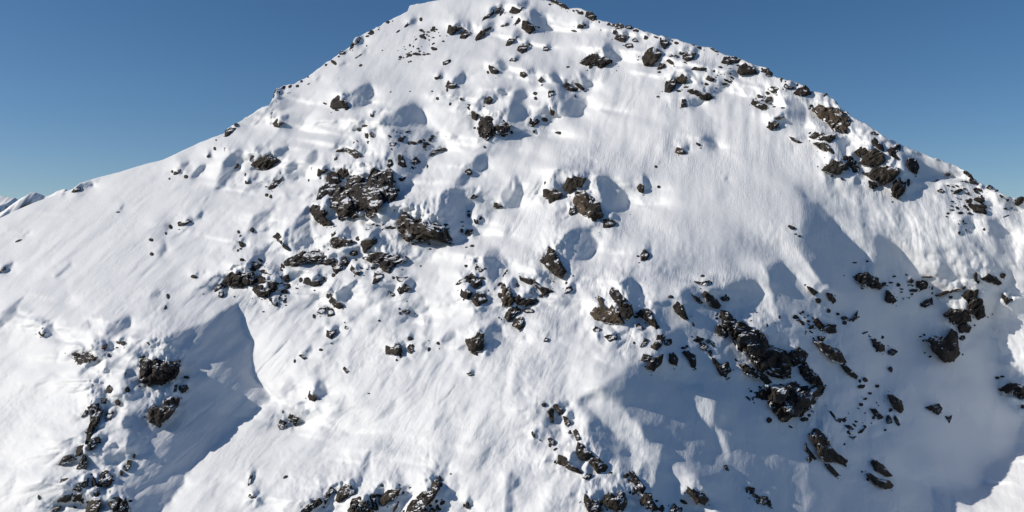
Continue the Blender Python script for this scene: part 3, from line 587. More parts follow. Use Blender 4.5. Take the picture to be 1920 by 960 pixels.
# where each group of rocks lies: words used in the labels
PLACE = {
 'farleft': 'on the smooth far left slope', 'leftdrift': 'among the curved drifts on the left slope',
 'leftsky': 'along the steep left skyline', 'leftblue': 'beside the blue hollows above the left band',
 'upperleft': 'on open snow of the upper left face', 'speckle': 'in the speckled patch left of the summit',
 'summit': 'just below the snowy summit', 'crest': 'under the crest right of the summit',
 'upperslope': 'on the slope below the summit rocks', 'uppermid': 'among the big drifts below the summit',
 'rightupper': 'in the shadowed cluster below the right crest', 'rightridge': 'along the ridge on the right shoulder',
 'bigright': 'in the boulder group on the right skyline', 'farright': 'on the stony far right crest',
 'cliff': 'at the big dark cliff left of centre', 'cliffabove': 'in the snow above the big dark cliff',
 'cliffright': 'in the hollow right of the big cliff', 'outcrop2': 'at the brown outcrop below the big cliff',
 'band': 'in the broken band below the big cliff', 'leftband': 'at the left end of the broken band',
 'midslope': 'on the white slope below the broken band', 'centre': 'around the wedge boulder in the centre',
 'centreleft': 'on streaked snow left of the wedge boulder', 'spur': 'on the bright spur right of centre',
 'spurline': 'down the shaded edge of the spur', 'rib': 'down the rocky rib at lower left',
 'dome': 'below the snow dome in lower left shade', 'lowslope': 'on the wide white slope lower down',
 'bottom': 'along the bottom edge of the white slope', 'knot': 'in the dark knot left of centre',
 'tanrock': 'at the tan and dark central outcrop', 'lowspur': 'on the low spur at the bottom',
 'darkwall': 'at the long dark cliff in lower right shade', 'shadeup': 'in the upper part of the right shade',
 'shademid': 'in the shade right of the long cliff', 'pillar': 'at the dark pillar in the right shade',
 'lowshade': 'low in the blue right shade'}

# patches of tiny stones showing through thin snow: tile, count, size (survey px), outline
RUBBLE = '''
O 110 1.3 1150,450 1240,410 1310,430 1320,520 1300,600 1220,580 1160,510
O 50 1.2 500,400 560,380 600,470 570,500 520,440
O 60 1.3 380,600 560,640 560,740 480,720 420,660
K 60 1.3 470,80 560,90 560,330 500,360 480,220
E 60 1.3 1300,30 1640,20 1650,120 1560,260 1480,330 1330,200
E 60 1.3 730,540 860,560 900,680 800,730 740,680
B 60 1.1 1400,380 1560,200 1720,210 1700,300 1600,440 1440,470
H 130 1.2 1340,560 1440,540 1580,560 1660,680 1600,800 1460,900 1340,830 1400,700
D 60 1.1 540,520 720,500 700,600 580,680
D 60 1.1 860,700 980,680 1000,780 900,800
H 60 1.1 560,380 660,370 690,480 620,500 600,450
P 80 1.2 480,150 880,20 980,270 760,330 560,470 500,330
N 70 1.2 1700,40 1900,20 1920,150 1800,160 1720,110
N 50 1.2 1750,780 1850,770 1920,860 1900,920 1780,860
N 60 1.2 830,680 890,680 960,800 940,850 860,800
O 60 1.2 1700,560 1920,700 1920,780 1750,720
Q 60 1.2 640,400 760,340 950,380 940,500 800,480 690,500
J 90 1.3 450,830 560,740 700,650 820,700 760,880 560,930
I 40 1.2 480,740 560,690 620,720 580,790
J 60 1.2 800,860 960,850 1000,930 850,960
L 70 1.2 1220,740 1440,740 1500,800 1380,900 1240,860
L 60 1.2 1560,880 1700,720 1740,900 1640,970
E 70 1.2 950,120 1220,40 1300,140 1200,280 1040,260
E 50 1.2 1140,720 1400,720 1370,780 1160,790
'''

# ---------------------------------------------------------------- noise
_P = np.random.default_rng(11).permutation(512).astype(np.int64)
_G = np.random.default_rng(12).normal(size=(512, 3))
_G /= np.linalg.norm(_G, axis=1)[:, None]
_G = _G.astype(np.float32)


def perlin(x, y, z=0.0):
    x, y, z = np.broadcast_arrays(np.asarray(x, np.float32), np.asarray(y, np.float32), np.asarray(z, np.float32))
    xi, yi, zi = (np.floor(c).astype(np.int64) for c in (x, y, z))
    fx, fy, fz = x - xi, y - yi, z - zi
    sx, sy, sz = (c * c * c * (c * (c * 6 - 15) + 10) for c in (fx, fy, fz))
    out = np.zeros(x.shape, np.float32)
    flat = np.all(fz == 0) if fz.size < 10 else not fz.any()
    for dz in ((0,) if flat else (0, 1)):
        wz = (sz if dz else 1 - sz)
        hz = _P[(zi + dz) & 511]
        for dy in (0, 1):
            wy = (sy if dy else 1 - sy)
            hy = _P[(hz + yi + dy) & 511]
            for dx in (0, 1):
                g = _G[_P[(hy + xi + dx) & 511]]
                out += (sx if dx else 1 - sx) * wy * wz * (g[..., 0] * (fx - dx) + g[..., 1] * (fy - dy) + g[..., 2] * (fz - dz))
    return out * 1.5


def fbm(x, y, z=0.0, octaves=4, gain=0.5):
    s, a = 0.0, 1.0
    for k in range(octaves):
        s = s + a * perlin(x * 2 ** k + 17.3 * k, y * 2 ** k - 9.1 * k, np.asarray(z) * 2 ** k)
        a *= gain
    return s


def smooth(a, b, x):
    t = np.clip((x - a) / (b - a), 0, 1)
    return t * t * (3 - 2 * t)


def blur(img, sig):
    if sig < 0.3:
        return img
    r = int(math.ceil(sig * 2.6))
    k = np.exp(-0.5 * (np.arange(-r, r + 1) / sig) ** 2)
    k /= k.sum()
    for ax in (0, 1):
        p = np.pad(img, [(r, r) if i == ax else (0, 0) for i in (0, 1)], mode='edge')
        img = sum(k[i] * np.take(p, np.arange(i, i + img.shape[ax]), axis=ax) for i in range(2 * r + 1))
    return img


def inside(px, py, poly):
    res = np.zeros(px.shape, bool)
    n = len(poly)
    for i in range(n):
        x0, y0 = poly[i]
        x1, y1 = poly[(i + 1) % n]
        if y0 == y1:
            continue
        c = (y0 > py) != (y1 > py)
        res ^= c & (px < (x1 - x0) * (py - y0) / (y1 - y0) + x0)
    return res


def pts(tile, text):
    x0, y0, s = TILE[tile]
    return [(x0 + float(a) / s, y0 + float(b) / s) for a, b in (p.split(',')[:2] for p in text.split())]


def centroid(poly):
    p = np.array(poly)
    q = np.roll(p, -1, 0)
    cr = p[:, 0] * q[:, 1] - q[:, 0] * p[:, 1]
    A = cr.sum() / 2
    c = ((p + q) * cr[:, None]).sum(0) / (6 * A)
    if not inside(np.array([c[0]]), np.array([c[1]]), poly)[0]:
        best, bd = c, -1
        g = [(x, y) for x in np.linspace(p[:, 0].min(), p[:, 0].max(), 16) for y in np.linspace(p[:, 1].min(), p[:, 1].max(), 16)]
        for x, y in g:
            if inside(np.array([x]), np.array([y]), poly)[0]:
                dd = np.hypot(p[:, 0] - x, p[:, 1] - y).min()
                if dd > bd:
                    best, bd = np.array([x, y]), dd
        c = best
    return c, abs(A)


def turned(x, y, w, h, rot, tile):
    x0, y0, s = TILE[tile]
    rng = np.random.default_rng(int(x * 13 + y * 7))
    a = np.linspace(0, 2 * math.pi, 9)[:-1] + rng.uniform(-.2, .2, 8)
    r = rng.uniform(0.8, 1.15, 8)
    px, py = np.cos(a) * w / 2 * r, np.sin(a) * h / 2 * r
    t = math.radians(rot)
    return [(x0 + (x + i * math.cos(t) - j * math.sin(t)) / s, y0 + (y + i * math.sin(t) + j * math.cos(t)) / s) for i, j in zip(px, py)]


def survey_rocks():
    things, stones = [], []
    for line in ROCKS.strip().splitlines():
        head, rest = line.split(': ', 1)
        tile, kind, place, tone = head.split()
        if kind == 's':
            for it in rest.split():
                v = [float(t) for t in it.split(',')] + [0]
                stones.append((turned(v[0], v[1], v[2] * 1.1, v[3] * 1.1, v[4], tile), place, tone))
        else:
            things.append([pts(tile, rest), kind, place, tone])
    return things, stones


THINGS, STONES = survey_rocks()


# ---------------------------------------------------------------- the form of the mountain
# The face is described by its distance Y along every bearing a = (u-960)/f and slope t = (480-v)/f, so that a point is Y*(a, 1, t).
STEP = 2.0
U = np.arange(-460, 2380 + 1, STEP)
V = np.arange(-140, 1260 + 1, STEP)
UU, VV = np.meshgrid(U, V)
AA, TT = (UU - 960) / FPX, (480 - VV) / FPX
LX, LY, LZ = SUN_DIR


def base_q():
    """1/Y: a convex cone-like face, nearest along the spur, falling away to the left and past the spur to the right."""
    v = VV
    spine = np.interp(v, [-140, 150, 300, 430, 560, 700, 960, 1260], [1250, 1500, 1560, 1480, 1270, 1150, 1090, 1060])
    end = np.interp(v, [-140, 200, 400, 640, 800, 960, 1260], [1880, 1835, 1850, 1850, 1862, 1785, 1735])
    left = np.interp(UU, [-460, 0, 500, 900, 1250, 1600], [0.50, 0.47, 0.42, 0.36, 0.30, 0.26])
    right = smooth(0, 90, UU - spine) * (1 - smooth(-50, 20, UU - end))
    strength = np.interp(v, [-140, 250, 420, 560, 1260], [0.25, 0.3, 0.5, 0.78, 0.78])
    qa = left * (1 - right) - strength * right + 0.6 * smooth(-25, 35, UU - end) * (1 - 0.6 * smooth(90, 220, UU - end))
    qa = blur(qa, 10)
    F = np.cumsum(qa, axis=1) * STEP / FPX
    ref = F[:, np.searchsorted(U, 1100)][:, None]
    q = 1.0 - 1.5 * TT + (F - ref)
    return np.maximum(q, 0.12) / 300.0


def shade(rho):
    ra = np.gradient(rho, STEP, axis=1) * FPX
    rt = -np.gradient(rho, STEP, axis=0) * FPX
    s = ra * (LX - AA * LY) + rt * (LZ - TT * LY) - LY
    n = np.sqrt(ra ** 2 + rt ** 2 + (1 + AA * ra + TT * rt) ** 2)
    return s, n


def relief_map():
    """how far the snow is turned from the sun, from the survey outlines"""
    m = np.zeros(UU.shape, np.float32)
    big = np.zeros(UU.shape, np.float32)
    for line in RELIEF.strip().splitlines():
        tile, s, soft, rest = line.split(' ', 3)
        poly = pts(tile, rest)
        s, soft = float(s), float(soft)
        if 0.35 <= s < 0.85 and 'Z' != tile:
            s = min(0.95, 0.12 + 1.12 * s)
        xs, ys = [p[0] for p in poly], [p[1] for p in poly]
        pad = 14 + 3 * soft
        i0, i1 = np.searchsorted(U, [min(xs) - pad, max(xs) + pad])
        j0, j1 = np.searchsorted(V, [min(ys) - pad, max(ys) + pad])
        if i1 - i0 < 2 or j1 - j0 < 2:
            continue
        u, v = UU[j0:j1, i0:i1], VV[j0:j1, i0:i1]
        w = min(1.0, max(0.25, (max(xs) - min(xs)) / 120.0))
        du = w * (7 * fbm(u / 34, v / 34, 3.3, 3) + 3.0 * perlin(u / 9, v / 9, 5.1))
        dv = w * (7 * fbm(u / 34, v / 34, 8.3, 3) + 3.0 * perlin(u / 9, v / 9, 1.1))
        k = inside(u + du, v + dv, poly).astype(np.float32)
        if s >= 0.35 and not (tile == 'Z' and max(xs) < 600):                                       # rounded on the side the light comes from, crisp on the far side
            run = np.zeros_like(k)
            for i in range(1, k.shape[1]):
                run[:, i] = (run[:, i - 1] + STEP) * k[:, i]
            L = float(np.clip(0.20 * (max(xs) - min(xs)), 3, 34)) * (0.45 if s > 0.97 else 1.0)
            k = k * smooth(0, L, run)
        k = blur(k, soft / STEP * 0.6 + 0.35)
        m[j0:j1, i0:i1] = m[j0:j1, i0:i1] * (1 - k) + s * k
        if (max(xs) - min(xs)) * (max(ys) - min(ys)) > 14000:
            b = big[j0:j1, i0:i1]
            big[j0:j1, i0:i1] = np.maximum(b, s * k)
        elif s < 0.35:
            big[j0:j1, i0:i1] *= 1 - 0.8 * k
    return m, big


def solve(g, lam=0.30, eps=2e-5):
    """surface whose slope along the light is g (per survey px), as smooth as possible across it"""
    h, w = g.shape
    G = np.fft.rfft2(g)
    ky = 2 * np.pi * np.fft.fftfreq(h)[:, None] / STEP
    kx = 2 * np.pi * np.fft.rfftfreq(w)[None, :] / STEP
    D = 1j * (LX * kx - LZ * ky)
    G = G * np.exp(-((kx ** 2 + ky ** 2) * STEP ** 2 / 2.2) ** 2)
    return np.fft.irfft2(np.conj(D) * G / (np.abs(D) ** 2 + lam * (kx ** 2 + ky ** 2) + eps), s=g.shape)


def sample(m, u, v):
    x = np.clip((np.asarray(u) - U[0]) / STEP, 0, len(U) - 1.001)
    y = np.clip((np.asarray(v) - V[0]) / STEP, 0, len(V) - 1.001)
    i, j = x.astype(int), y.astype(int)
    fx, fy = x - i, y - j
    return (m[j, i] * (1 - fx) * (1 - fy) + m[j, i + 1] * fx * (1 - fy) + m[j + 1, i] * (1 - fx) * fy + m[j + 1, i + 1] * fx * fy)


# fall lines fan out slightly towards the bottom: s runs across them, VV along them
FLOW = (UU - 1430) * np.exp(-VV / 1130.0)

RHO0 = -np.log(base_q())
REL, BIG = relief_map()


def rock_lee():
    """the snow banked over a rock drops off on the side away from the wind and the sun"""
    global REL
    cover = np.zeros(UU.shape)
    lee = np.zeros(UU.shape)
    rng = np.random.default_rng(21)
    for poly in [t[0] for t in THINGS] + [t[0] for t in STONES]:
        p = np.array(poly)
        (cu, cv), area = centroid(poly)
        if area < 45:
            continue
        size = math.sqrt(area)
        w, h = 0.5 * np.ptp(p[:, 0]) + 1, 0.5 * np.ptp(p[:, 1]) + 1
        i0, i1 = np.searchsorted(U, [cu - 6 * w, cu + 6 * w])
        j0, j1 = np.searchsorted(V, [cv - 6 * h, cv + 6 * h])
        u, v = UU[j0:j1, i0:i1], VV[j0:j1, i0:i1]
        if u.size == 0:
            continue
        if rng.random() < 0.85:
            a, b = w * rng.uniform(0.45, 0.8) + 2.5, h * rng.uniform(0.55, 1.0) + 2.5
            x = (u - cu - w * rng.uniform(0.65, 0.95) - 1 + 2.0 * fbm(u / 10, v / 10, 6.1, 2)) / a
            y = (v - cv + h * rng.uniform(0.35, 0.8) + 2.0 * fbm(u / 10, v / 10, 2.9, 2)) / b
            y = y + 0.35 * x
            k = 1 - smooth(0.8, 1.05, np.hypot(x, y))
            lee[j0:j1, i0:i1] = np.maximum(lee[j0:j1, i0:i1], k * rng.uniform(0.55, 0.9))
        r = np.hypot((u - cu) / (w + 34), (v - cv) / (h + 28))
        cover[j0:j1, i0:i1] = np.maximum(cover[j0:j1, i0:i1], np.exp(-r ** 2 * 1.2) * min(1, size / 11))
    zone = blur(cover, 6)
    global SHADY
    SHADY = smooth(0.15, 0.5, blur(np.maximum(BIG, ((UU - 1500) / 260) ** 2 + ((VV - 560) / 90) ** 2 < 1), 14)) * np.maximum(smooth(900, 1000, UU), smooth(330, 370, UU + 0.35 * (VV - 700)) * (1 - smooth(520, 600, UU)))
    quiet = (1 - 0.8 * SHADY) * (1 - 0.95 * np.exp(-((UU - 1400) / 200) ** 2 - ((VV - 380) / 150) ** 2))
    n = fbm(FLOW / 34 + 0.5 * perlin(UU / 50, VV / 50, 3.9), VV / 44, 51.5, 3)
    drift = smooth(0.22, 0.30, n) * np.clip(0.14 + 0.75 * zone, 0, 0.85) * quiet
    drift2 = smooth(0.25, 0.33, fbm(FLOW / 15, VV / 19, 57.5, 2)) * np.clip(0.75 * zone - 0.1, 0, 0.6) * quiet
    drift3 = 0.30 * smooth(0.18, 0.40, fbm(FLOW / 48 + 0.7 * perlin(UU / 80, VV / 80, 4.9), VV / 105, 61.5, 3)) * quiet * (1 - np.clip(zone, 0, 1))
    lee = lee * (1 - 0.6 * SHADY)
    drift, drift2 = drift * (0.35 + 0.65 * smooth(90, 200, VV)), drift2 * (0.35 + 0.65 * smooth(90, 200, VV))
    patch = blur(np.maximum(np.maximum(lee, drift3), np.maximum(drift, drift2)), 0.6) * (1 - 0.6 * np.abs(REL))
    REL = np.where(patch > 0.02, np.maximum(REL, patch), REL)


rock_lee()
edge = smooth(-460, -260, UU) * (1 - smooth(2150, 2380, UU)) * smooth(-140, -60, VV) * (1 - smooth(1120, 1260, VV))


def turn(rho, rel, lo, hi, slo, shi, lam, eps, n, gain):
    for it in range(n):
        s, nn = shade(rho)
        low, high = (1 - rel) * lo + rel * slo, (1 - rel) * hi + rel * shi
        c = s / nn
        g = (np.clip(c, low, high) - c) * nn / FPX * edge
        rho = rho + gain * solve(g, lam, eps)
    return rho


# first the great shaded flanks, then every hollow and drift
rho = turn(RHO0, blur(BIG, 4), 0.28, 0.85, -0.14, -0.02, 0.6, 6e-6, 16, 1.6)
rho = turn(rho, REL, 0.38, 0.85, -0.18, -0.06, 0.60, 1.5e-3, 16, 2.2)
rho = turn(rho, REL, 0.36, 0.85, -0.18, -0.06, 0.30, 3.0e-3, 10, 1.6)
rho = turn(rho, REL, 0.30, 0.85, -0.18, -0.03, 0.15, 9.0e-3, 8, 1.6)

# take out thin bands running along the light, which no wind would build
def unband(dl):
    h, w = dl.shape
    ky = 2 * np.pi * np.fft.fftfreq(h)[:, None] / STEP
    kx = 2 * np.pi * np.fft.rfftfreq(w)[None, :] / STEP
    k = np.sqrt(kx ** 2 + ky ** 2) + 1e-9
    ratio = np.abs(LX * kx - LZ * ky) / k
    keep = 1 - 0.97 * (1 - smooth(0.08, 0.30, ratio)) * smooth(2 * np.pi / 260, 2 * np.pi / 90, k)
    return np.fft.irfft2(np.fft.rfft2(dl) * keep, s=dl.shape)


rho = RHO0 + unband(rho - RHO0)

# snow banked against the upper side of every rock, and lumpy snow around the rocks
QBASE = np.exp(-rho)
bank = np.zeros(UU.shape)
near = np.zeros(UU.shape)
for poly in [t[0] for t in THINGS] + [t[0] for t in STONES]:
    p = np.array(poly)
    (cu, cv), area = centroid(poly)
    size = math.sqrt(area)
    w = 0.5 * (p[:, 0].max() - p[:, 0].min()) + 1.5
    h = p[:, 1].max() - p[:, 1].min() + 2.0
    i0, i1 = np.searchsorted(U, [cu - 3.2 * w - 12, cu + 3.2 * w + 12])
    j0, j1 = np.searchsorted(V, [cv - 3.2 * h - 12, cv + 2.5 * h + 12])
    u, v = UU[j0:j1, i0:i1], VV[j0:j1, i0:i1]
    if u.size == 0:
        continue
    px = 1.0 / (sample(QBASE, cu, cv) * FPX)
    T = 0.46 * size * px * (0.32 if size > 60 else 0.8)
    x = (v + 0.35 * (u - cu) * np.sign(1180 - cu) * 0.6 - p[:, 1].min()) / h
    up = np.exp(-np.maximum(-x - 0.02, 0) / (0.85 + 5.0 / h))
    prof = np.where(x < 0.0, up, 1 - smooth(0.0, 0.95, x))
    side = np.exp(-(np.abs(u - cu) / (0.95 * w)) ** 2.6)
    k = 0.60 * T * prof * side
    bank[j0:j1, i0:i1] = np.maximum(bank[j0:j1, i0:i1], k)
    r = np.hypot((u - cu) / (w + 7), (v - cv) / (h * 0.5 + 7))
    near[j0:j1, i0:i1] = np.maximum(near[j0:j1, i0:i1], np.exp(-r ** 2 * 0.7) * min(1.0, size / 9.0))
near = blur(near, 3)

# wind texture, small drifts and rough snow
calm = 1 - 0.80 * np.exp(-((UU - 1400) / 190) ** 2 - ((VV - 390) / 150) ** 2)
wide = blur(near, 26)
wide = np.clip(wide / 0.5, 0, 1) ** 1.3 * calm * (0.35 + 0.9 * smooth(-0.3, 0.4, fbm(UU / 160, VV / 130, 41.5, 2)))
hump = np.abs(fbm(FLOW / 58, VV / 78, 21.5, 3))                       # rounded pillows with creases between them
hump2 = np.abs(fbm(FLOW / 27, VV / 34, 23.5, 2))
flat = (1 - 0.5 * np.clip(REL, 0, 1)) * (1 - 0.55 * SHADY)
d = 1.7 * fbm(FLOW / 85, VV / 170, 0.5, 3) * calm
d += flat * (0.60 + 1.8 * wide) * 1.5 * hump * calm + flat * (0.05 + 0.60 * wide) * 1.15 * hump2
d += calm * (1 - 0.55 * SHADY) * (0.28 * fbm(FLOW / 16, VV / 46, 2.5, 3) + 0.10 * fbm(FLOW / 5.5, VV / 16, 4.5, 2))
rough = smooth(0.05, 0.5, fbm(UU / 120, VV / 120, 7.7, 3) + 0.15) * calm
d += flat * calm * (0.95 * fbm(FLOW / 38 + 0.5 * perlin(UU / 90, VV / 90, 71.5), VV / 330, 73.5, 2) + 0.85 * smooth(0.0, 0.5, fbm(UU / 170, VV / 170, 75.5, 2)) * np.abs(fbm(FLOW / 24, VV / 230, 77.5, 2)))
d += flat * rough * 0.16 * fbm(UU / 9, VV / 9, 6.5, 3)
run = 1 - np.abs(perlin(FLOW / 13 + 0.8 * perlin(UU / 70, VV / 70, 2.2), VV / 260, 31.5))
d -= 0.15 * smooth(0.86, 0.99, run) * smooth(0.1, 0.45, fbm(UU / 90, VV / 140, 33.3, 2) + 0.1) * calm * flat   # sluff runnels
lump = fbm(UU / 26, VV / 20, 9.5, 3)
ragged = fbm(UU / 8.5, VV / 13, 14.5, 3)
d += flat * near * (0.6 * lump + 0.3 * np.abs(fbm(UU / 11, VV / 9, 12.5, 2)))
QROCK = blur(np.exp(-(rho + np.log1p(-d * np.exp(-rho)))), 2.5)                  # the ground the rocks grow from
d += blur(bank, 1.0) * (1 - 0.4 * SHADY) * (1 + 0.3 * near * lump + 0.7 * ragged * (1 - 0.4 * SHADY))
for line in GROOVES.strip().splitlines():
    tile, depth, wid, rest = line.split(' ', 3)
    pl = pts(tile, rest)
    dist = np.full(UU.shape, 1e6)
    for (x0, y0), (x1, y1) in zip(pl, pl[1:]):
        L2 = (x1 - x0) ** 2 + (y1 - y0) ** 2
        tt = np.clip(((UU - x0) * (x1 - x0) + (VV - y0) * (y1 - y0)) / L2, 0, 1)
        dist = np.minimum(dist, np.hypot(UU - x0 - tt * (x1 - x0), VV - y0 - tt * (y1 - y0)))
    d -= float(depth) * np.exp(-(dist / float(wid)) ** 2)
rho = rho + np.log1p(-d * np.exp(-rho))
RHO = rho
QQ = np.exp(-RHO)
s_, n_ = shade(rho)
print('cos in shade', (s_ / n_)[REL > .85].mean(), 'mid', (s_ / n_)[(REL > .6) & (REL < .85)].mean(), 'lit', (s_ / n_)[REL < .05].mean(), (s_ / n_)[REL < .05].std())
print('distance', QQ.min() ** -1, QQ.max() ** -1)


# ---------------------------------------------------------------- mesh and materials
def mesh_object(name, verts, faces, mat, parent=None, smooth_shade=False):
    me = bpy.data.meshes.new(name)
    verts = np.asarray(verts, np.float32)
    faces = np.asarray(faces, np.int32)
    k = faces.shape[1]
    me.vertices.add(len(verts))
    me.vertices.foreach_set('co', verts.ravel())
    me.loops.add(faces.size)
    me.loops.foreach_set('vertex_index', faces.ravel())
    me.polygons.add(len(faces))
    me.polygons.foreach_set('loop_start', np.arange(0, faces.size, k, dtype=np.int32))
    me.polygons.foreach_set('loop_total', np.full(len(faces), k, np.int32))
    me.polygons.foreach_set('use_smooth', np.full(len(faces), smooth_shade, bool))
    me.update(calc_edges=True)
    me.validate()
    if mat:
        me.materials.append(mat)
    o = bpy.data.objects.new(name, me)
    COL.objects.link(o)
    if parent:
        o.parent = parent
    return o


def material(name):
    m = bpy.data.materials.new(name)
    m.use_nodes = True
    nt = m.node_tree
    return m, nt, nt.nodes['Principled BSDF'], nt.nodes, nt.links


def snow_material():
    m, nt, bs, N, L = material('snow')
    bs.inputs['Base Color'].default_value = (0.80, 0.82, 0.845, 1)
    bs.inputs['Roughness'].default_value = 0.62
    bs.inputs['Specular IOR Level'].default_value = 0.25
    at = N.new('ShaderNodeAttribute')
    at.attribute_name = 'flow'
    mp = N.new('ShaderNodeMapping')
    mp.inputs['Scale'].default_value = (0.45, 0.085, 1)
    L.new(at.outputs['Vector'], mp.inputs['Vector'])
    n1 = N.new('ShaderNodeTexNoise')
    n1.inputs['Scale'].default_value = 1.0
    n1.inputs['Detail'].default_value = 5
    n1.inputs['Roughness'].default_value = 0.6
    L.new(mp.outputs['Vector'], n1.inputs['Vector'])
    geo = N.new('ShaderNodeNewGeometry')
    n2 = N.new('ShaderNodeTexNoise')
    n2.inputs['Scale'].default_value = 0.9
    n2.inputs['Detail'].default_value = 4
    L.new(geo.outputs['Position'], n2.inputs['Vector'])
    n3 = N.new('ShaderNodeTexNoise')
    n3.inputs['Scale'].default_value = 0.035
    n3.inputs['Detail'].default_value = 3
    L.new(geo.outputs['Position'], n3.inputs['Vector'])
    ramp = N.new('ShaderNodeMapRange')
    ramp.inputs['From Min'].default_value = 0.38
    ramp.inputs['From Max'].default_value = 0.66
    ramp.inputs['To Min'].default_value = 0.0
    ramp.inputs['To Max'].default_value = 1.0
    L.new(n3.outputs['Fac'], ramp.inputs['Value'])
    b1 = N.new('ShaderNodeBump')
    b1.inputs['Distance'].default_value = 0.25
    L.new(ramp.outputs['Result'], b1.inputs['Strength'])
    L.new(n1.outputs['Fac'], b1.inputs['Height'])
    b2 = N.new('ShaderNodeBump')
    b2.inputs['Strength'].default_value = 0.25
    b2.inputs['Distance'].default_value = 0.3
    L.new(n2.outputs['Fac'], b2.inputs['Height'])
    L.new(b1.outputs['Normal'], b2.inputs['Normal'])
    L.new(b2.outputs['Normal'], bs.inputs['Normal'])
    return m


def rock_material(name, dark, light, lichen, snowy=True):
    m, nt, bs, N, L = material(name)
    geo = N.new('ShaderNodeNewGeometry')
    tc = N.new('ShaderNodeTexCoord')
    n1 = N.new('ShaderNodeTexNoise')
    n1.inputs['Scale'].default_value = 0.35
    n1.inputs['Detail'].default_value = 8
    n1.inputs['Roughness'].default_value = 0.65
    L.new(tc.outputs['Object'], n1.inputs['Vector'])
    cr = N.new('ShaderNodeValToRGB')
    cr.color_ramp.elements[0].position, cr.color_ramp.elements[0].color = 0.34, (*dark, 1)
    cr.color_ramp.elements[1].position, cr.color_ramp.elements[1].color = 0.62, (*light, 1)
    e = cr.color_ramp.elements.new(0.78)
    e.color = (*lichen, 1)
    L.new(n1.outputs['Fac'], cr.inputs['Fac'])
    if snowy:
        # snow lying on ledges that face up
        sep = N.new('ShaderNodeSeparateXYZ')
        L.new(geo.outputs['True Normal'], sep.inputs['Vector'])
        n2 = N.new('ShaderNodeTexNoise')
        n2.inputs['Scale'].default_value = 0.28
        n2.inputs['Detail'].default_value = 4
        L.new(tc.outputs['Object'], n2.inputs['Vector'])
        mul = N.new('ShaderNodeMath')
        mul.operation = 'MULTIPLY_ADD'
        mul.inputs[1].default_value = 1.3
        L.new(n2.outputs['Fac'], mul.inputs[0])
        L.new(sep.outputs['Z'], mul.inputs[2])
        st = N.new('ShaderNodeMapRange')
        st.inputs['From Min'].default_value = 1.56
        st.inputs['From Max'].default_value = 1.62
        L.new(mul.outputs['Value'], st.inputs['Value'])
        mix = N.new('ShaderNodeMixRGB')
        L.new(st.outputs['Result'], mix.inputs['Fac'])
        L.new(cr.outputs['Color'], mix.inputs['Color1'])
        mix.inputs['Color2'].default_value = (0.84, 0.85, 0.87, 1)
        L.new(mix.outputs['Color'], bs.inputs['Base Color'])
    else:
        L.new(cr.outputs['Color'], bs.inputs['Base Color'])
    bs.inputs['Roughness'].default_value = 0.85
    bs.inputs['Specular IOR Level'].default_value = 0.25
    bp = N.new('ShaderNodeBump')
    bp.inputs['Strength'].default_value = 0.6
    bp.inputs['Distance'].default_value = 0.5
    L.new(n1.outputs['Fac'], bp.inputs['Height'])
    L.new(bp.outputs['Normal'], bs.inputs['Normal'])
    return m


SNOW = snow_material()
TONES = {'dark': ((0.015, 0.0125, 0.011), (0.048, 0.040, 0.034), (0.088, 0.074, 0.062)),
         'brown': ((0.018, 0.0145, 0.0115), (0.066, 0.053, 0.041), (0.122, 0.100, 0.078)),
         'tan': ((0.032, 0.024, 0.017), (0.105, 0.079, 0.055), (0.165, 0.128, 0.094)),
         'grey': ((0.024, 0.021, 0.017), (0.076, 0.067, 0.053), (0.125, 0.110, 0.086))}
ROCK = {k: rock_material(k + '_rock', *v) for k, v in TONES.items()}
BARE = {k: rock_material('bare_' + k + '_rock', *v, snowy=False) for k, v in TONES.items()}


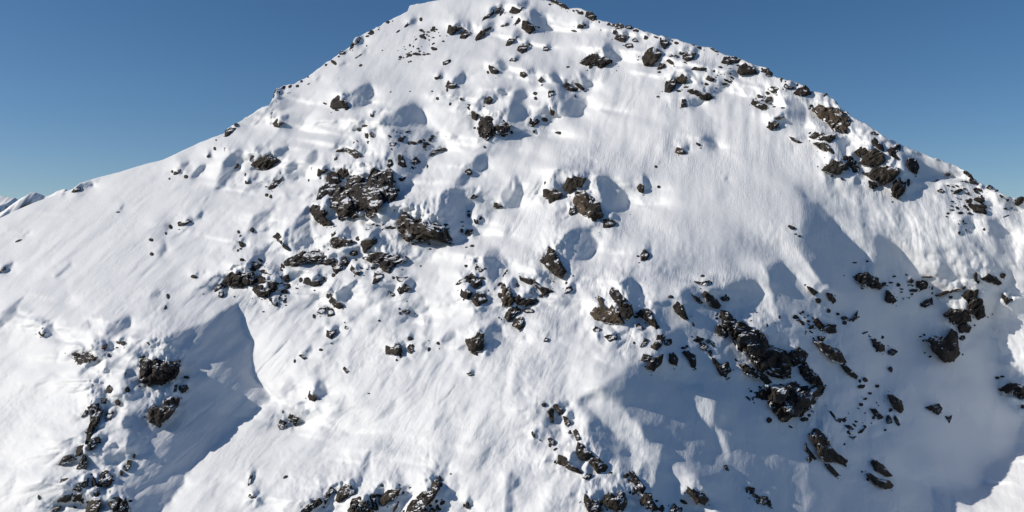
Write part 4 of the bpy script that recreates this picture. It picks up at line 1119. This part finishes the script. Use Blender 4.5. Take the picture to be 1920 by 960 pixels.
# ---------------------------------------------------------------- snow face
def build_face():
    su = np.array([p[0] for p in SKYLINE], float)
    sv = np.array([p[1] for p in SKYLINE], float)
    sky_v = np.interp(U, su, sv)
    rug = smooth(380, 480, U) * (1 - 0.6 * smooth(700, 760, U) * (1 - smooth(1000, 1040, U)))
    sky_v = sky_v + (0.5 + 2.2 * rug) * fbm(U / 26, 0.0, 0.7, 3) + (0.3 + 1.3 * rug) * perlin(U / 7, 0.0, 3.7)
    nr = 640
    f = np.linspace(0, 1, nr) ** 1.0
    vg = sky_v[None, :] + (1255 - sky_v[None, :]) * f[:, None]
    ug = np.broadcast_to(U[None, :], vg.shape)
    y = 1.0 / sample(QQ, ug, vg)
    P = np.stack([y * (ug - 960) / FPX, y, y * (480 - vg) / FPX], -1)
    # the far side of the crest
    nb = 22
    crest = P[0]
    dirs = crest[:, :2] / np.linalg.norm(crest[:, :2], axis=1)[:, None]
    back = []
    for k in range(nb, 0, -1):
        r = 2.0 * k + 0.9 * k * k
        bz = crest[:, 2] - 0.16 * r * (1 + min(r, 60) / 18.0)
        bx = crest[:, :2] + dirs * r
        bz = bz + min(r / 12, 1) * 2.0 * fbm(bx[:, 0] / 40, bx[:, 1] / 40, 1.9, 3) - min(r / 12, 1) * 2.0
        back.append(np.concatenate([bx, bz[:, None]], 1))
    P = np.concatenate([np.array(back), P], 0)
    flow = np.stack([(ug - 1430) * np.exp(-vg / 1130.0), vg, 0 * vg], -1)
    flow = np.concatenate([np.repeat(flow[:1], nb, 0) - np.arange(nb, 0, -1)[:, None, None] * np.array([0, 20., 0]), flow], 0)
    H, W = P.shape[:2]
    idx = np.arange(H * W).reshape(H, W)
    faces = np.stack([idx[:-1, :-1], idx[1:, :-1], idx[1:, 1:], idx[:-1, 1:]], -1).reshape(-1, 4)
    o = mesh_object('mountain_snow', P.reshape(-1, 3), faces, SNOW, None, True)
    a = o.data.attributes.new('flow', 'FLOAT_VECTOR', 'POINT')
    a.data.foreach_set('vector', flow.reshape(-1, 3).astype(np.float32).ravel())
    o['kind'] = 'structure'
    return o


build_face()


def valley_material():
    m, nt, bs, N, L = material('valley_added_forest_and_snow')
    n = N.new('ShaderNodeTexNoise')
    n.inputs['Scale'].default_value = 0.004
    n.inputs['Detail'].default_value = 8
    geo = N.new('ShaderNodeNewGeometry')
    L.new(geo.outputs['Position'], n.inputs['Vector'])
    cr = N.new('ShaderNodeValToRGB')
    cr.color_ramp.elements[0].position, cr.color_ramp.elements[0].color = 0.56, (0.035, 0.045, 0.035, 1)  # dark forest share, out of view, added to cut light bounced up
    cr.color_ramp.elements[1].position, cr.color_ramp.elements[1].color = 0.60, (0.8, 0.81, 0.83, 1)
    L.new(n.outputs['Fac'], cr.inputs['Fac'])
    L.new(cr.outputs['Color'], bs.inputs['Base Color'])
    bs.inputs['Roughness'].default_value = 0.85
    return m


# valley floor far below and the snow peaks across the valley
def valley():
    n = 90
    g = np.linspace(-1, 1, n)
    g = np.sign(g) * np.abs(g) ** 1.6 * 14000
    X, Y = np.meshgrid(g, g)
    Z = -900 + 60 * fbm(X / 900, Y / 900, 0.3, 4)
    idx = np.arange(n * n).reshape(n, n)
    faces = np.stack([idx[:-1, :-1], idx[:-1, 1:], idx[1:, 1:], idx[1:, :-1]], -1).reshape(-1, 4)
    o = mesh_object('valley_ground', np.stack([X, Y, Z], -1).reshape(-1, 3), faces, valley_material(), None, True)
    o['kind'] = 'structure'


valley()


def far_peaks():
    """a snowy range some kilometres off, its crest following the surveyed outline"""
    for name, dist, line, rockiness in (
            ('distant_range', 5200.0, [(-420, 360), (-300, 385), (-200, 352), (-120, 380), (-60, 362), (-20, 372), (0, 367), (14, 370), (28, 371), (45, 385), (80, 400), (160, 410), (300, 420)], 1),
            ('nearer_range', 3800.0, [(-300, 470), (-150, 440), (-60, 425), (-10, 405), (5, 396), (30, 378), (58, 361), (66, 361), (85, 368), (98, 364), (110, 357), (122, 354), (135, 362), (200, 380), (320, 420)], 0)):
        u = np.arange(-420, 320, 1.5)
        xs = np.array([p[0] for p in line]); vs = np.array([p[1] for p in line])
        v = np.interp(u, xs, vs) + 1.5 * fbm(u / 14, 0.0, dist / 999.7, 3)
        rows = []
        nrow = 70
        for k in range(-30, nrow):
            r = k * 22.0
            yy = dist - r if k >= 0 else dist - r * 1.3
            x0 = dist * (u - 960) / FPX
            z0 = dist * (480 - v) / FPX
            drop = abs(r) * 0.62
            amp = 1 - np.exp(-abs(r) / 120)
            rid = 1 - 2 * np.abs(fbm(x0 / 260 + 0.2 * r / 260, yy / 420, dist / 77.7, 5))
            z = z0 - drop + amp * 70 * (rid - 0.7)
            rows.append(np.stack([x0, np.full_like(x0, yy), z], -1))
        P = np.array(rows)
        H, W = P.shape[:2]
        idx = np.arange(H * W).reshape(H, W)
        faces = np.stack([idx[:-1, :-1], idx[1:, :-1], idx[1:, 1:], idx[:-1, 1:]], -1).reshape(-1, 4)
        o = mesh_object(name, P.reshape(-1, 3), faces, FARMAT, None, True)
        o['kind'] = 'structure'


def far_material():
    m, nt, bs, N, L = material('distant_snow_and_rock')
    geo = N.new('ShaderNodeNewGeometry')
    sep = N.new('ShaderNodeSeparateXYZ')
    L.new(geo.outputs['Normal'], sep.inputs['Vector'])
    n = N.new('ShaderNodeTexNoise')
    n.inputs['Scale'].default_value = 0.012
    n.inputs['Detail'].default_value = 8
    L.new(geo.outputs['Position'], n.inputs['Vector'])
    ad = N.new('ShaderNodeMath'); ad.operation = 'MULTIPLY_ADD'
    ad.inputs[1].default_value = 0.8
    L.new(n.outputs['Fac'], ad.inputs[0]); L.new(sep.outputs['Z'], ad.inputs[2])
    mr = N.new('ShaderNodeMapRange')
    mr.inputs['From Min'].default_value = 0.92
    mr.inputs['From Max'].default_value = 1.06
    L.new(ad.outputs['Value'], mr.inputs['Value'])
    mix = N.new('ShaderNodeMixRGB')
    mix.inputs['Color1'].default_value = (0.07, 0.065, 0.06, 1)
    mix.inputs['Color2'].default_value = (0.84, 0.85, 0.87, 1)
    L.new(mr.outputs['Result'], mix.inputs['Fac'])
    L.new(mix.outputs['Color'], bs.inputs['Base Color'])
    bs.inputs['Roughness'].default_value = 0.8
    return m


FARMAT = far_material()
far_peaks()

# ---------------------------------------------------------------- rocks
_ico = {}


def ico(n):
    if n not in _ico:
        bm = bmesh.new()
        bmesh.ops.create_icosphere(bm, subdivisions=n, radius=1)
        _ico[n] = (np.array([v.co[:] for v in bm.verts]), np.array([[v.index for v in f.verts] for f in bm.faces]))
        bm.free()
    return _ico[n]


def ray_radius(poly, c, ang):
    """distance from c to the outline along each angle"""
    dx, dy = np.cos(ang), np.sin(ang)
    best = np.zeros(ang.shape)
    for (x0, y0), (x1, y1) in zip(poly, poly[1:] + poly[:1]):
        ex, ey = x1 - x0, y1 - y0
        den = dx * ey - dy * ex
        den = np.where(np.abs(den) < 1e-9, 1e-9, den)
        r = ((x0 - c[0]) * ey - (y0 - c[1]) * ex) / den
        w = ((x0 - c[0]) * dy - (y0 - c[1]) * dx) / den
        ok = (w >= -1e-6) & (w <= 1 + 1e-6) & (r > 0)
        best = np.where(ok, np.maximum(best, r), best)
    return best


def rock_shape(poly, kind, seed, lift=0.0, flat=1.0):
    """vertices (world) and faces of one solid rock whose foot follows the outline on the slope"""
    rng = np.random.default_rng(seed)
    c, area = centroid(poly)
    size = math.sqrt(area)                                   # survey px
    n = 5 if size > 26 else 4 if size > 7 else 3 if size > 3 else 2
    D, F = ico(n)
    ang = np.arctan2(D[:, 1], D[:, 0])
    m = np.hypot(D[:, 0], D[:, 1])
    R = ray_radius(poly, c, ang)
    jag = 0.13 if kind == 'o' else 0.07
    R = R * (1.08 + jag * fbm(np.cos(ang) * size / 9 + seed, np.sin(ang) * size / 9, 0.5 + D[:, 2] * size / 22, 3))
    m2 = m ** 0.62
    z = np.sign(D[:, 2]) * np.abs(D[:, 2]) ** 0.85
    # flat facets
    K = 16 if kind == 'o' else 10
    nn = rng.normal(size=(K, 3))
    nn[:, 2] = np.abs(nn[:, 2]) * 0.8 + 0.15
    nn /= np.linalg.norm(nn, axis=1)[:, None]
    cc = rng.uniform(0.62, 0.95, K)
    dots = D @ nn.T
    fac = np.min(np.where(dots > 0.05, cc[None] / np.maximum(dots, 0.05), 9), axis=1)
    fac = np.clip(fac, 0.55, 1.12)
    u = c[0] + np.cos(ang) * R * m2 * (0.86 + 0.14 * fac)
    v = c[1] + np.sin(ang) * R * m2 * (0.86 + 0.14 * fac)
    # ground under the rock: plane through 1/Y around the outline
    pu = np.array([p[0] for p in poly] + [c[0]]); pv = np.array([p[1] for p in poly] + [c[1]])
    qs = sample(QROCK, pu, pv)
    M = np.stack([np.ones_like(pu), pu - c[0], pv - c[1]], 1)
    M[-1] *= 1.0
    sol = np.linalg.lstsq(np.vstack([M, [0, 3e-1 * size, 0], [0, 0, 3e-1 * size]]), np.concatenate([qs, [0, 0]]), rcond=None)[0] if len(pu) > 3 else None
    q = sol[0] + sol[1] * (u - c[0]) + sol[2] * (v - c[1])
    q = np.clip(q, qs.min() * 0.97, qs.max() * 1.03)
    y = 1 / q
    px = y.mean() / FPX                                      # metres per survey px
    rmean = size * px * 0.56
    T = rmean * (1.1 if kind == 'b' else 1.0) * (0.7 if size > 60 else 1.0) * rng.uniform(0.85, 1.15)
    th = T * z * fac
    # cracks and strata
    w = np.stack([u * px, v * px, th], -1)
    sc = max(0.6, rmean * 0.58)
    tilt = rng.uniform(0.5, 1.0)
    s1 = (w[:, 1] + tilt * w[:, 0]) / (sc * 0.8)
    s2 = (w[:, 0] - tilt * w[:, 1]) / (sc * 2.4)
    rid = 1 - 2 * np.abs(fbm(s1 + seed * 3.1, s2, w[:, 2] / sc, 3, 0.36))
    amp = (0.24 if kind == 'o' else 0.10) * rmean
    front = smooth(-0.35, 0.1, D[:, 2])
    th = th + front * amp * (rid - 0.55)
    th = th + front * amp * 0.45 * fbm(w[:, 0] / sc * 2.2, w[:, 1] / sc * 2.2, seed * 1.7, 3)
    th = th + 0.10 * rmean + lift
    v = v + front * (0.10 * size * fbm(w[:, 0] / sc, w[:, 1] / sc, seed + 2.2, 3)) * m2
    yy = y - th
    P = np.stack([yy * (u - 960) / FPX, yy, yy * (480 - v) / FPX], -1)
    y0 = 1 / sol[0]
    O = np.array([y0 * (c[0] - 960) / FPX, y0, y0 * (480 - c[1]) / FPX])
    return P - O, F, O, rmean, size


def vertex_normals(P, F):
    fn = np.cross(P[F[:, 1]] - P[F[:, 0]], P[F[:, 2]] - P[F[:, 0]])
    vn = np.zeros_like(P)
    for k in range(3):
        np.add.at(vn, F[:, k], fn)
    return vn / np.maximum(np.linalg.norm(vn, axis=1), 1e-9)[:, None]


def one_piece(F, n):
    """the largest connected part of a set of faces"""
    lab = np.arange(n)
    while True:
        m = lab[F].min(1)
        new = lab.copy()
        for k in range(3):
            np.minimum.at(new, F[:, k], m)
        new = new[new]
        if (new == lab).all():
            break
        lab = new
    fl = lab[F[:, 0]]
    vals, cnt = np.unique(fl, return_counts=True)
    return F[fl == vals[cnt.argmax()]]


def snow_cap(P, F, rmean, seed, root):
    """snow lying on the rock's upper side, a thick skin that thins out towards its ragged lower edge"""
    vn = vertex_normals(P, F)
    # even out the normals so the cap is one continuous piece
    for _ in range(3):
        acc = vn.copy()
        for a, b in ((0, 1), (1, 2), (2, 0)):
            np.add.at(acc, F[:, a], vn[F[:, b]])
            np.add.at(acc, F[:, b], vn[F[:, a]])
        vn = acc / np.maximum(np.linalg.norm(acc, axis=1), 1e-9)[:, None]
    zrel = P[:, 2] / (np.abs(P[:, 2]).max() + 1e-6)
    s = vn[:, 2] + 0.45 * zrel + 0.40 * fbm(P[:, 0] / (0.45 * rmean + .3), P[:, 1] / (0.45 * rmean + .3), P[:, 2] / (0.9 * rmean + .3) + seed, 3)
    tau = smooth(0.55, 1.0, s)
    thick = min(1.5, 0.15 + 0.19 * rmean)
    off = tau * thick - (1 - tau) * 0.25 * thick
    keep = (tau[F] > 0.02).any(1) & (P[F][:, :, 1].mean(1) < 0.8 * rmean)
    if keep.sum() < 12:
        return
    F2 = one_piece(F[keep], len(P))
    if len(F2) < 12:
        return
    used, inv = np.unique(F2, return_inverse=True)
    up = np.array([0, -0.25, 1.0])
    Q = P[used] + off[used][:, None] * up
    mesh_object('snow_cap', Q, inv.reshape(F2.shape), SNOW, root, True)


ORD = ['', 'second', 'third', 'fourth', 'fifth', 'sixth', 'seventh', 'eighth', 'ninth', 'tenth', 'eleventh', 'twelfth', 'thirteenth',
       'fourteenth', 'fifteenth', 'sixteenth', 'seventeenth', 'eighteenth', 'nineteenth', 'twentieth']


def build_rocks():
    things, stones = THINGS, STONES
    info = []
    for i, (poly, kind, place, tone) in enumerate(things):
        c, area = centroid(poly)
        p = np.array(poly)
        cov = np.cov((p - p.mean(0)).T)
        ev, evec = np.linalg.eigh(cov)
        asp = math.sqrt(ev[1] / max(ev[0], 1e-6))
        axis = abs(math.degrees(math.atan2(evec[1, 1], evec[0, 1])))
        axis = min(axis, 180 - axis)
        info.append(dict(c=c, area=area, asp=asp, axis=axis))
    members = {}
    for i, t in enumerate(things):
        members.setdefault(t[2], []).append(i)
    for place, ids in members.items():
        big = max(ids, key=lambda i: info[i]['area'])
        rest = sorted((i for i in ids), key=lambda i: info[i]['c'][0])
        for k, i in enumerate(rest):
            f = info[i]
            size = math.sqrt(f['area'])
            sw = 'huge' if size > 70 else 'large' if size > 36 else 'mid-sized' if size > 18 else 'small'
            sh = ('rounded' if things[i][1] == 'b' else 'jagged') if f['asp'] < 1.55 else \
                ('flat' if f['axis'] < 25 else 'upright' if f['axis'] > 65 else 'slanting')
            nr = len(rest)
            if nr == 1:
                which = ''
            elif k == 0:
                which = 'leftmost'
            elif k == nr - 1:
                which = 'rightmost'
            elif k < (nr + 1) // 2:
                which = ORD[k] + ' from left'
            else:
                which = ORD[nr - 1 - k] + ' from right'
            noun = 'outcrop' if things[i][1] == 'o' else 'boulder'
            lab = f"{sw} {sh} {things[i][3]} {noun}, {which + ' ' if which else ''}{PLACE[place]}"
            info[i]['label'] = lab
    for i, (poly, kind, place, tone) in enumerate(things):
        P, F, O, rm, size = rock_shape(poly, kind, 100 + i)
        o = mesh_object('rock_outcrop' if kind == 'o' else 'boulder', P, F, ROCK[tone])
        o.location = O.tolist()
        o['label'] = info[i]['label']
        o['category'] = 'outcrop' if kind == 'o' else 'boulder'
        o['group'] = 'rocks ' + PLACE[place]
        if size > 9:
            snow_cap(P, F, rm, i * 1.3, o)
        if size > 30:
            rng = np.random.default_rng(7000 + i)
            pp = np.array(poly)
            n, tries = min(7, 2 + int(size / 16)), 0
            while n and tries < 200:
                tries += 1
                u, v = rng.uniform(pp[:, 0].min(), pp[:, 0].max()), rng.uniform(pp[:, 1].min(), pp[:, 1].max())
                ring = turned(u, v, size * rng.uniform(.28, .5), size * rng.uniform(.22, .4), rng.uniform(-60, 60), 'Z')
                if not inside(np.array([r[0] for r in ring]), np.array([r[1] for r in ring]), poly).all():
                    continue
                n -= 1
                B, BF, BO, brm, bsz = rock_shape(ring, 'b', 8000 + i * 10 + n, lift=rm * rng.uniform(0.45, 0.8), flat=0.5)
                mesh_object('rock_block', B + BO - O, BF, ROCK[tone], o)
    stones.sort(key=lambda t: -centroid(t[0])[1])
    for i, (poly, place, tone) in enumerate(stones[:285]):
        P, F, O, rm, size = rock_shape(poly, 'o' if size > 9 else 'b', 900 + i)
        o = mesh_object('stone', P, F, BARE[tone] if size < 10 else ROCK[tone])
        o.location = O.tolist()
        o['label'] = 'small dark stone poking from the snow ' + PLACE[place]
        o['category'] = 'stone'
        o['group'] = 'small stones ' + PLACE[place]
    print('rocks', len(things), 'stones', len(stones))


build_rocks()


def build_rubble():
    for r, line in enumerate(RUBBLE.strip().splitlines()):
        tile, cnt, sz, rest = line.split(' ', 3)
        poly = pts(tile, rest)
        p = np.array(poly)
        rng = np.random.default_rng(4000 + r)
        VS, FS, nv = [], [], 0
        got = 0
        while got < 0.65 * int(cnt):
            u = rng.uniform(p[:, 0].min(), p[:, 0].max()); v = rng.uniform(p[:, 1].min(), p[:, 1].max())
            if not inside(np.array([u]), np.array([v]), poly)[0] or perlin(u / 11.0, v / 11.0, r * 1.7) < -0.05:
                got += 0.05
                continue
            got += 1
            s = float(sz) * rng.lognormal(0.05, 0.6)
            pp = turned(u, v, 2 * s * rng.uniform(0.9, 2.0), 2 * s * rng.uniform(0.6, 1.0), rng.uniform(-50, 50), 'Z')
            P, F, O, rm, size = rock_shape(pp, 'b', 5000 + 200 * r + int(got))
            VS.append(P + O); FS.append(F + nv); nv += len(P)
        V_ = np.concatenate(VS)
        o0 = V_.mean(0)
        o = mesh_object('rubble', V_ - o0, np.concatenate(FS), BARE['dark'])
        o.location = o0.tolist()
        o['kind'] = 'stuff'
        o['category'] = 'rubble'
        o['label'] = 'scattered dark stone chips showing through thin wind blown snow'


build_rubble()


def build_chips():
    """broken bits round the outcrops, one heap of them for every place"""
    places = {}
    for i, (poly, place, tone) in enumerate(STONES[285:]):
        P, F, O, rm, sz = rock_shape(poly, 'b', 3000 + i)
        VS, FS, n = places.setdefault(place, ([], [], [0]))
        VS.append(P + O); FS.append(F + n[0]); n[0] += len(P)
    for i, (poly, kind, place, tone) in enumerate(THINGS):
        c, area = centroid(poly)
        size = math.sqrt(area)
        if size < 11:
            continue
        rng = np.random.default_rng(9000 + i)
        p = np.array(poly)
        for k in range(int((2 if kind == 'b' else 5) + size / 8)):
            e = rng.integers(len(p)); t = rng.random()
            q = p[e] * t + p[(e + 1) % len(p)] * (1 - t)
            out = (q - c) / (np.linalg.norm(q - c) + 1e-6)
            q = q + out * abs(rng.normal(0, 0.16 * size + 2)) + rng.normal(0, 1.2, 2)
            if q[1] < np.interp(q[0], [a[0] for a in SKYLINE], [a[1] for a in SKYLINE]) + 3.5:
                continue
            s = 0.055 * size ** 0.7 * rng.lognormal(0.25, 0.6) + 0.5
            ring = turned(q[0], q[1], 2 * s * rng.uniform(1.0, 2.2), 2 * s * rng.uniform(0.7, 1.1), rng.uniform(-60, 60), 'Z')
            P, F, O, rm, sz = rock_shape(ring, 'b', 20000 + 100 * i + k)
            VS, FS, n = places.setdefault((place), ([], [], [0]))
            VS.append(P + O); FS.append(F + n[0]); n[0] += len(P)
    rng = np.random.default_rng(31)
    su, sv = [p[0] for p in SKYLINE], [p[1] for p in SKYLINE]
    for place, lo, hi, cnt in (('leftsky', 425, 760, 26), ('crest', 1030, 1330, 34), ('rightridge', 1330, 1600, 30), ('farright', 1800, 1915, 22)):
        for k in range(cnt):
            u = rng.uniform(lo, hi)
            v = np.interp(u, su, sv) + abs(rng.normal(0, 3)) + 2.0
            s = rng.lognormal(0.55, 0.55)
            ring = turned(u, v, 2 * s * rng.uniform(1.0, 2.0), 2 * s * rng.uniform(0.7, 1.2), rng.uniform(-50, 50), 'Z')
            P, F, O, rm, sz = rock_shape(ring, 'b', 70000 + int(u) + k)
            VS, FS, n = places.setdefault(place, ([], [], [0]))
            VS.append(P + O); FS.append(F + n[0]); n[0] += len(P)
    for place, (VS, FS, n) in places.items():
        V_ = np.concatenate(VS)
        o0 = V_.mean(0)
        o = mesh_object('rubble', V_ - o0, np.concatenate(FS), BARE['dark'])
        o.location = o0.tolist()
        o['kind'] = 'stuff'
        o['category'] = 'rubble'
        o['label'] = 'broken dark stone chips ' + PLACE[place]


build_chips()
